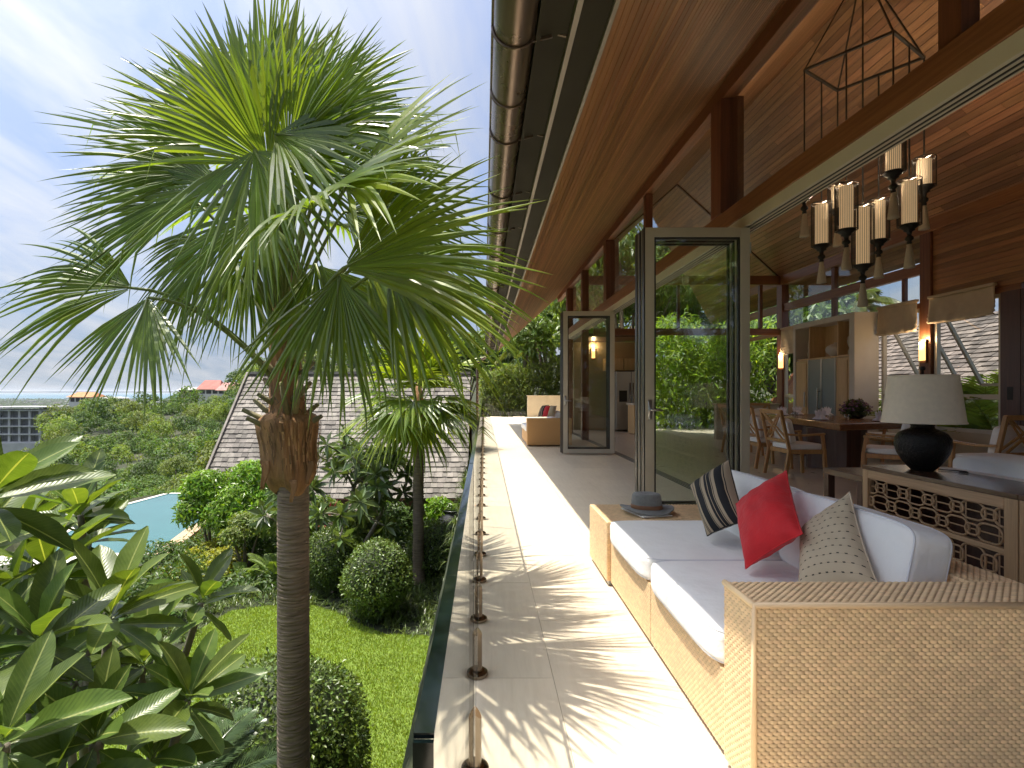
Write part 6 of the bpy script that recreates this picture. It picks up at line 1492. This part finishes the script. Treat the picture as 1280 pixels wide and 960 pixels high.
strip([((-14.6, 24.43), (-10.1, 24.43)), ((-14.93, 22.0), (-14.63, 24.43)), ((-13.4, 15.2), (-14.93, 22.0))], -.22, PZ - 2.4, PZ + .015).build('infinity_edge', M['coping'], pr)

# ------------------------------------------------------------------ hillside wood
def crown_mesh(seed, n_leaf, leaf, k=11, flat=.9):
    rng = np.random.default_rng(seed); q = MB(); cs = clumps((0, 0, 0), .78, k, rng, flat, -.15); cr = rng.uniform(.26, .46, k); crown(q, cs, cr, n_leaf // k, leaf, rng, .55, .1, .6); return q
near_m = []
for k in range(6):
    me = crown_mesh(100 + k, 3600, .078, 12 + k % 3).mesh('crown'); me.materials.append([M['treeA'], M['treeB'], M['forest'], M['treeA'], M['treeC'], M['forest']][k]); near_m.append(me)
tq = MB().tube([(0, 0, -1.6), (.03, 0, -.7), (0, 0, .1)], [.07, .055, .03], 6); trm = tq.mesh('trunk', (0, 0, 0), True); trm.materials.append(M['bark'])
far_v = [crown_mesh(200 + k, 700, .14, 8) for k in range(5)]; fmi = []; far_V = [np.concatenate(m.v) for m in far_v]; far_F = [np.array(m.f) for m in far_v]
rng = np.random.default_rng(91); fq = MB(); spots = []
Y = 31.0
while Y < 235:
    r = 1.35 + .019 * Y; px = -420
    while px < 690:
        X = (px - VX) / F * Y + rng.normal() * r * .3; yy = Y + rng.normal() * r * .5; rr = r * rng.choice([.65, .8, 1.0, 1.15, 1.45], p=[.2, .25, .3, .15, .1])
        if not (X > -1.0) and not (X > -15.6 and yy < 26): spots.append((X, yy, rr))
        px += rr * 1.95 / Y * F
    Y += r * 1.6
near_lab = {0: 'deep green round tree on the near hillside beyond the pool', 1: 'fresh mid green tree on the near hillside beyond the pool', 4: 'pale yellowish green tree on the near hillside beyond the pool', 2: 'dull olive tree on the near hillside beyond the pool'}
nn_ = 0
for X, Yt, r in spots:
    top = float(tree_top(np.array(X), np.array(Yt))) + rng.uniform(-1.3, .5) * r; c = (X, Yt, top - r * .72)
    vis = -200 < (X / Yt * F + VX) < 480
    if Yt < 62 and vis and nn_ < 110:
        k = int(rng.integers(6)); g = {3: 0, 5: 2}.get(k, k)
        o = empty('hillside_tree', (X, Yt, top - r * 2.2), near_lab[g], 'tree', {0: 'deep green trees of the near hillside', 1: 'mid green trees of the near hillside', 4: 'pale green trees of the near hillside', 2: 'olive trees of the near hillside'}[g])
        for me, nm in ((near_m[k], 'crown'), (trm, 'trunk')):
            ch_ = bpy.data.objects.new(nm, me); COL.objects.link(ch_); link_child(ch_, o); ch_.location = (0, 0, r * 1.48); s = r * rng.uniform(.95, 1.1)
            ch_.scale = (s, s, r * rng.uniform(.85, 1.2)) if nm == 'crown' else (r, r, r); ch_.rotation_euler = (0, 0, rng.uniform(0, 6.28)) if nm == 'crown' else (0, 0, 0)
        nn_ += 1
    else:
        k = int(rng.integers(5)); a = rng.uniform(0, 6.28); ca, sa = math.cos(a), math.sin(a); V = far_V[k] * r; V = np.stack([V[:, 0]*ca - V[:, 1]*sa, V[:, 0]*sa + V[:, 1]*ca, V[:, 2] * rng.uniform(.85, 1.25)], 1) + np.array(c); fq.raw(V, far_F[k]); fmi += [int(rng.integers(4))] * len(far_F[k])
fq.mi = fmi
fw = fq.build('hillside_wood', M['forest'])
for mm in ('forestB', 'forestC', 'forestD'): fw.data.materials.append(M[mm])
tag(fw, 'dense green wood covering the hillside down to the coast', 'wood', kind='stuff')
print('forest', len(spots), nn_)

# ------------------------------------------------------------------ far buildings
def frame_building():
    Y = 205; x0, x1 = at(-14, 0, Y).x, at(50, 0, Y).x; zt, zb = at(0, 512, Y).z, at(0, 552, Y).z
    R = empty('concrete_building', ((x0 + x1)/2, Y, zb), 'unfinished grey concrete frame building on the coastal slope', 'building'); h = (zt - zb) / 4; D = 12
    for k in range(5):
        z = zb + k * h; MB().box(x0 - .6, x1 + .6, Y - .6, Y + D, z - .55, z).build('floor_slab', M['concrete'], R)
    MB().box(x0 - 1.5, x1 + 1.5, Y - 1.5, Y + D + 1, zt + .8, zt + 1.1).build('roof', M['concrete'], R); q = MB().extrude([(x0 - 1.5, Y - 1.5, zt + 1.1), (x1 + 1.5, Y - 1.5, zt + 1.1), ((x0+x1)/2, Y + D/2, zt + 2.4)], (0, D, 0)); 
    for k in range(4):
        z = zb + k * h
        for j in range(6): x = x0 + (x1 - x0) * j / 5; MB().box(x - .4, x + .4, Y - .2, Y + .4, z + .001, z + h - .551).build('column', M['concrete'], R)
        for j in range(5):
            xa, xb = x0 + (x1 - x0) * j / 5 + .4, x0 + (x1 - x0) * (j + 1) / 5 - .4
            MB().box(xa, xb, Y + 1.2, Y + 1.4, z + .02, z + h - .56).build('window', M['greywin'], R)
    for j in (0, 5): x = x0 + (x1 - x0) * j / 5; MB().box(x - .25, x + .25, Y - .2, Y + .3, zt, zt + .8).build('column', M['concrete'], R)
    MB().box(x0, x1, Y + 1.6, Y + D - .5, zb - 6, zt - .3).build('core_wall', M['concrete'], R); MB().box(x0 - 2, x1 + 6, Y - 2, Y + 8, zb - 5, zb - .4).build('retaining_wall', M['concrete'], R)
M['greywin'] = pbr('grey_window', (0.17, 0.175, 0.18), 0.6, 0, 0.3, 0.4)  # even grey of the window panels between the columns
frame_building()
def small_house(name, pxa, pxb, pyt, pyb, Y, wm, rm, label, ridge=.5, seed=0, roof_over=1.15, porch=True):
    x0, x1 = at(pxa, 0, Y).x, at(pxb, 0, Y).x; zt, zb = at(0, pyt, Y).z, at(0, pyb, Y).z; w = x1 - x0; R = empty(name, ((x0+x1)/2, Y, zb), label, 'house'); ze = zb + (zt - zb) * (1 - ridge); D = max(7, w * .7)
    MB().box(x0 + w*.06, x1 - w*.06, Y, Y + D, zb - 5, ze).build('wall', wm, R)
    q = MB(); m = (x0 + x1)/2
    q.add([(x0, Y - 1, ze - .2), (x1, Y - 1, ze - .2), (x1 - w*.16, Y + D*.5, zt), (x0 + w*.16, Y + D*.5, zt), (x0, Y + D + 1, ze - .2), (x1, Y + D + 1, ze - .2)], [(0, 1, 2, 3), (3, 2, 5, 4), (0, 3, 4), (1, 5, 2), (0, 4, 5, 1)]); q.build('roof', rm, R)
    nW = max(2, int(w / 3))
    for j in range(nW):
        a = x0 + w*.1 + w*.8*j/nW; MB().box(a + .3, a + w*.8/nW - .3, Y - .03, Y - .001, zb + .3, ze - .5).build('window', M['darkwin'], R)
    return R
small_house('villa_house', 84, 117, 490, 503, 262, M['whitewall'], M['orangeroof'], 'white walled house with an orange tiled roof on the ridge', .45)
small_house('thai_house', 246, 276, 475, 493, 232, M['whitewall'], M['redroof'], 'steep red roofed house on the hillside, left of the pair', .62)
small_house('thai_house', 270, 299, 478, 493, 226, M['whitewall'], M['paleroof'], 'paler red roofed house on the hillside, right of the pair', .62)
small_house('hillside_house', 122, 150, 496, 503, 255, M['whitewall'], M['concrete'], 'long white flat roofed house beside the orange roof', .2)
small_house('hillside_house', 222, 246, 484, 493, 245, M['retain'], M['concrete'], 'small beige house left of the red roofs', .3)
def town():
    rng = np.random.default_rng(95); q = MB()
    for k in range(320):
        Y = rng.uniform(900, 4100); px = rng.uniform(-300, 260); X = (px - VX)/F*Y; w, d, h = rng.uniform(6, 26), rng.uniform(6, 20), rng.uniform(4, 13)
        z = -60 if math.hypot(X, Y) > 4300 else -57.3; q.box(X - w, X + w, Y - d, Y + d, z, z + h)
    tag(q.build('distant_town', M['town']), 'pale buildings of the distant town by the sea', 'town', kind='stuff')
    q = MB(); P = []
    n = 5200; Yt = rng.uniform(640, 4200, n); px = rng.uniform(-320, 300, n); X = (px - VX)/F*Yt; v = []
    for x, y in zip(X, Yt):
        r = rng.uniform(7, 18); q.add([(x - r, y, -57.5), (x + r, y - r*.3, -57.5), (x, y + r, -57.5), (x + rng.uniform(-2, 2), y, -57 + r * .75), (x, y - r, -57.5)], [(0, 4, 3), (4, 1, 3), (1, 2, 3), (2, 0, 3)])
    tag(q.build('coastal_trees', M['coast']), 'dark trees between the buildings of the coastal plain', 'trees', kind='stuff')
M['coast'] = pbr('coastal_tree', (0.05, 0.075, 0.03), 0.9, 0, 0.3, .02, island=.3)
M['town'] = pbr('town_wall', (0.5, 0.47, 0.44), 0.9, 0, 0.3, .02, island=.35)
town()

# ------------------------------------------------------------------ greenery beyond the terrace and the house
GR = 'trees behind the house'
tree('broadleaf_tree', 6.4, 24.5, -.35, 9.3, 3.1, .42, 9000, M['treeB'], 'drooping leaved tree right behind the gable, seen above the folding doors', seed=301, k=22, aspect=.3, hang=.7, bare=.25)
tree('broadleaf_tree', 10.4, 25.5, -.35, 9.3, 3.3, .38, 8000, M['treeA'], 'dark leafy tree behind the big glass door', seed=302, k=20, aspect=.32, hang=.6, bare=.2)
tree('broadleaf_tree', 14.8, 27, -.35, 7.4, 3.2, .36, 8000, M['treeB'], 'leafy tree behind the far right corner of the dining room', seed=303, k=20, bare=.2)
tree('broadleaf_tree', 3.9, 27.5 + 3, -.35, 6.6, 2.3, .34, 6000, M['treeB'], 'lower leafy tree behind the cream terrace wall', seed=304, k=18, bare=.2)
tree('broadleaf_tree', 8.2, 30.5, -.35, 7.6, 3.2, .36, 7000, M['treeC'], 'pale green tree behind the drooping tree', seed=305, k=18, bare=.2)
tree('broadleaf_tree', .8, 38, -.2, 6.0, 2.6, .34, 6000, M['treeA'], 'dark tree beyond the end of the terrace, under the eave', seed=306, k=18, bare=.2)
tree('broadleaf_tree', -1.8, 36, -3, 8.2, 2.5, .34, 5500, M['treeB'], 'mid green tree beyond the small palm at the roof end', seed=307, k=18, bare=.3)
tree('broadleaf_tree', 12.6, 21.0, -.35, 5.6, 2.2, .34, 6000, M['treeA'], 'dark shrubby tree outside the dining room corner window', seed=308, k=16, bare=.1)
def hedge(x0, x1, y, h, label, seed, n, mat, name='bamboo_hedge', leaf=.26, asp=.2, dep=.7):
    rng = np.random.default_rng(seed); R = empty(name, ((x0+x1)/2, y, -.35), label, 'hedge'); q = MB()
    P = np.stack([rng.uniform(x0, x1, n), y + rng.normal(0, dep * .5, n), -.3 + (h + .3) * rng.uniform(0, 1, n)**.85], 1); P[:, 2] *= 1 - .16 * (np.sin(P[:, 0]*2.3 + 1) * .5 + .5) * (P[:, 2] > h*.6)
    D = rand_unit(n, rng); D[:, 1] -= .35; D[:, 2] -= .45; N = rand_unit(n, rng) * .5 + np.array([0, -.4, .8]); L = leaf * rng.uniform(.6, 1.3, n); leaves(q, P, D, N, L, L * asp, .1, .1); q.build('foliage', mat, R)
    q = MB()
    for x in np.arange(x0 + .1, x1, .28): xx = x + rng.uniform(-.1, .1); q.tube([(xx, y, -.35), (xx + rng.uniform(-.15, .15), y + rng.uniform(-.2, .2), h * .9)], [.025, .012], 5)
    q.build('stems', M['bark'], R, True)
hedge(-.2, 2.6, 29.3, 2.9, 'clipped bamboo hedge behind the glass at the far end of the terrace', 311, 9000, M['bamboo'])
hedge(2.6, 9.5, 29.4, 3.4, 'bamboo hedge growing behind the cream terrace wall', 312, 15000, M['bamboo'])
hedge(5.5, 10.5, 19.8, 4.2, 'dense bright hedge right outside the gable window', 313, 11000, M['hedgebright'], 'garden_hedge', .28, .28, 1.6)
def coconut(name, x, y, z0, h, label, seed, n=13, L=3.2, rt=.14):
    rng = np.random.default_rng(seed); R = empty(name, (x, y, z0), label, 'palm tree'); c = Vector((x + .2, y, z0 + h))
    MB().tube(bez((x, y, z0 - .2), (x - .1, y, z0 + h*.5), c, 9), [rt*1.3, rt, rt*.95, rt*.9, rt*.9, rt*.85, rt*.85, rt*.8, rt*.7], 9).build('trunk', M['bark'], R, True)
    for k in range(n):
        a = k * 2.4 + rng.uniform(-.2, .2); el = math.radians(70 - 75 * k / n); q = MB(); feather(q, c, (math.cos(a)*math.cos(el), math.sin(a)*math.cos(el), math.sin(el)), L*rng.uniform(.85, 1.1), .24, 44, .75, rng, .07, stiff=-.35); q.build('frond', M['coco'], R)
    return R
coconut('coconut_palm', 4.3, 34, -.35, 6.6, 'coconut palm with hanging fronds left of the far door stack', 321)
coconut('coconut_palm', 2.4, 31.8, -.35, 4.4, 'lower coconut palm over the bamboo hedge at the terrace end', 322, 12, 2.6)
coconut('coconut_palm', 14.2, 20.5, -.35, 5.0, 'dry fronded palm seen through the high window by the dining room corner', 323, 12, 2.2)
def banana(x, y, z0, h, label, seed):
    rng = np.random.default_rng(seed); R = empty('banana_plant', (x, y, z0), label, 'banana plant')
    MB().tube([(x, y, z0), (x, y, z0 + h*.55)], [.13, .08], 9).build('stem', M['petiole'], R, True)
    for k in range(9):
        a = k*2.4; el = math.radians(78 - 55*k/9); d = Vector((math.cos(a)*math.cos(el), math.sin(a)*math.cos(el), math.sin(el))); s = Vector((-math.sin(a), math.cos(a), 0)); n = s.cross(d); L = h*.55*rng.uniform(.8, 1.1); rows = []
        for t in np.linspace(0, 1, 11): p = Vector((x, y, z0 + h*.5)) + d*L*t + Vector((0, 0, -.5*L*t*t)); w = .28*math.sin(math.pi*min(1, .03 + t))**.6; rows.append([p - s*w, p + n*(-.06), p + s*w] if d.z > 0 else [p - s*w, p, p + s*w])
        MB().grid(np.array([[tuple(c) for c in r] for r in rows])).build('leaf', M['banana'], R, True)
banana(1.65, 30.4, -.35, 4.6, 'banana plant with broad bright leaves at the far end of the terrace', 331); banana(.5, 31.0, -.35, 4.0, 'smaller banana plant beside the roof end', 332); banana(12.0, 12.6, -.35, 2.6, 'banana plant outside the window behind the lamp', 333)
# outside the far windows: neighbouring roof and an areca palm
nb = empty('neighbour_pavilion', (13, 14, -.35), 'neighbouring pavilion whose shingle roof shows through the right windows', 'house')
q = MB(); q.add([(10.9, 9.0, .55), (10.9, 19.0, .55), (14.6, 19.0, 3.6), (14.6, 9.0, 3.6), (18.3, 19, .55), (18.3, 9, .55)], [(0, 1, 2, 3), (3, 2, 4, 5)]); nr_ = q.build('roof', M['darkwood'], nb)
q = MB(); sl = Vector((3.7, 0, 3.05)); shingles(q, (10.88, 9.0, .53), (0, 1, 0), sl, 10, sl.length, np.random.default_rng(82), .14, .28, .2, .03); q.build('shingle', M['shadedshingle'], nr_, kind='stuff')
MB().box(11.6, 17.6, 9.5, 18.5, -.4, .9).build('wall', M['plaster'], nb)
def areca(c, R, n, label, seed): 
    r_ = fern('areca_palm', c, R, n, M['bamboo'], label, seed, .26, .05, 26, 82, 30, .35, 'palm', None, .05); return r_
areca((9.7, 10.3, -.35), 3.0, 30, 'areca palm with yellow green stems outside the window behind the lamp', 341)
areca((9.2, 9.15, -.35), 2.7, 13, 'tall areca palm close to the window beside the dark timber wall', 343)
areca((9.9, 12.4, -.35), 2.6, 12, 'smaller areca palm outside the cream blind window', 342)
tp = empty('timber_pavilion', (11.4, 18.5, -.35), 'timber gabled pavilion outside the dining room corner', 'pavilion')
q = MB(); q.extrude([(9.6, 18.5, .3), (13.4, 18.5, .3), (11.9, 18.5, 3.1)], (0, .1, 0)); q.build('gable', M['ceil'], tp); q = MB(); q.bar((9.4, 18.42, .1), (11.9, 18.42, 3.25), .12, .14, (0, 1, 0)).bar((11.9, 18.42, 3.25), (13.6, 18.42, .1), .12, .14, (0, 1, 0)); q.build('barge_board', M['post'], tp)
MB().box(9.7, 13.3, 18.45, 18.6, -.35, .1).build('wall', M['coping'], tp)
# behind the camera: what the glass doors mirror
lw2 = empty('garden_wall', (6, -9, -.5), 'low cream garden wall behind the viewpoint', 'wall'); MB().box(-.5, 6.2, -9.2, -9.0, -5, 1.0).build('masonry', M['cream'], lw2)
for k, (x, y, h, r) in enumerate(((3.0, -11.5, 9.5, 3.2), (6.8, -11.2, 9.0, 3.4), (10.6, -11.8, 10.0, 3.5), (14.5, -11, 9.0, 3.2))):
    tree('broadleaf_tree', x, y, -1.5, h, r, .34, 6500, [M['treeB'], M['bamboo'], M['treeB'], M['treeA']][k], ['mid green tree behind the viewpoint, mirrored in the doors', 'yellow green tree behind the viewpoint, mirrored in the doors', 'broad tree behind the viewpoint, mirrored in the doors', 'dark tree far right behind the viewpoint'][k], seed=350 + k, k=16, bare=.15)
hedge(6.3, 13.5, -9.4, 3.8, 'tall bamboo hedge behind the viewpoint, mirrored in the big glass door', 314, 14000, M['bamboo'], 'garden_hedge', .34, .2)
hedge(0, 6.3, -10.0, 4.2, 'leafy hedge above the garden wall behind the viewpoint', 315, 9000, M['treeB'], 'garden_hedge', .34, .3)
# centrepiece
cp = empty('flower_arrangement', (7.0, 9.95, .80), 'low centrepiece of green foliage and mauve flowers on the dining table', 'flowers'); c0 = np.array((7.0, 9.95, .93))
MB().lathe([(.001, 0), (.10, .004), (.17, .05), (.18, .07), (.001, .07)], (7.0, 9.95, .801), 24).build('bowl', M['black'], cp, True)
rng = np.random.default_rng(361); q = MB(); crown(q, [c0, c0 + (.1, 0, 0), c0 - (.1, 0, 0), c0 + (0, .1, 0), c0 + (0, 0, .1)], [.17]*5, 300, .06, rng, .5, 0, .4); q.build('foliage', M['cmound'], cp)
q = MB(); v = rand_unit(160, rng); v[:, 2] = np.abs(v[:, 2]); leaves(q, c0 + v*np.array([.27, .22, .22]), rand_unit(160, rng), v, .05, .04); q.build('flower', M['flower'], cp)

# ------------------------------------------------------------------ thin sea haze
hm = bpy.data.materials.new('haze'); hm.use_nodes = True; ht = hm.node_tree; ht.nodes.clear()
ho = ht.nodes.new('ShaderNodeOutputMaterial'); hv = ht.nodes.new('ShaderNodeVolumePrincipled'); hv.inputs['Color'].default_value = (0.86, 0.92, 1.0, 1); hv.inputs['Density'].default_value = 0.00004; hv.inputs['Anisotropy'].default_value = 0.2
ht.links.new(hv.outputs[0], ho.inputs['Volume'])
tag(MB().box(-61000, 61000, -61000, 61000, -77, 75).build('haze', hm), 'thin pale haze over the coast', 'haze', kind='stuff')
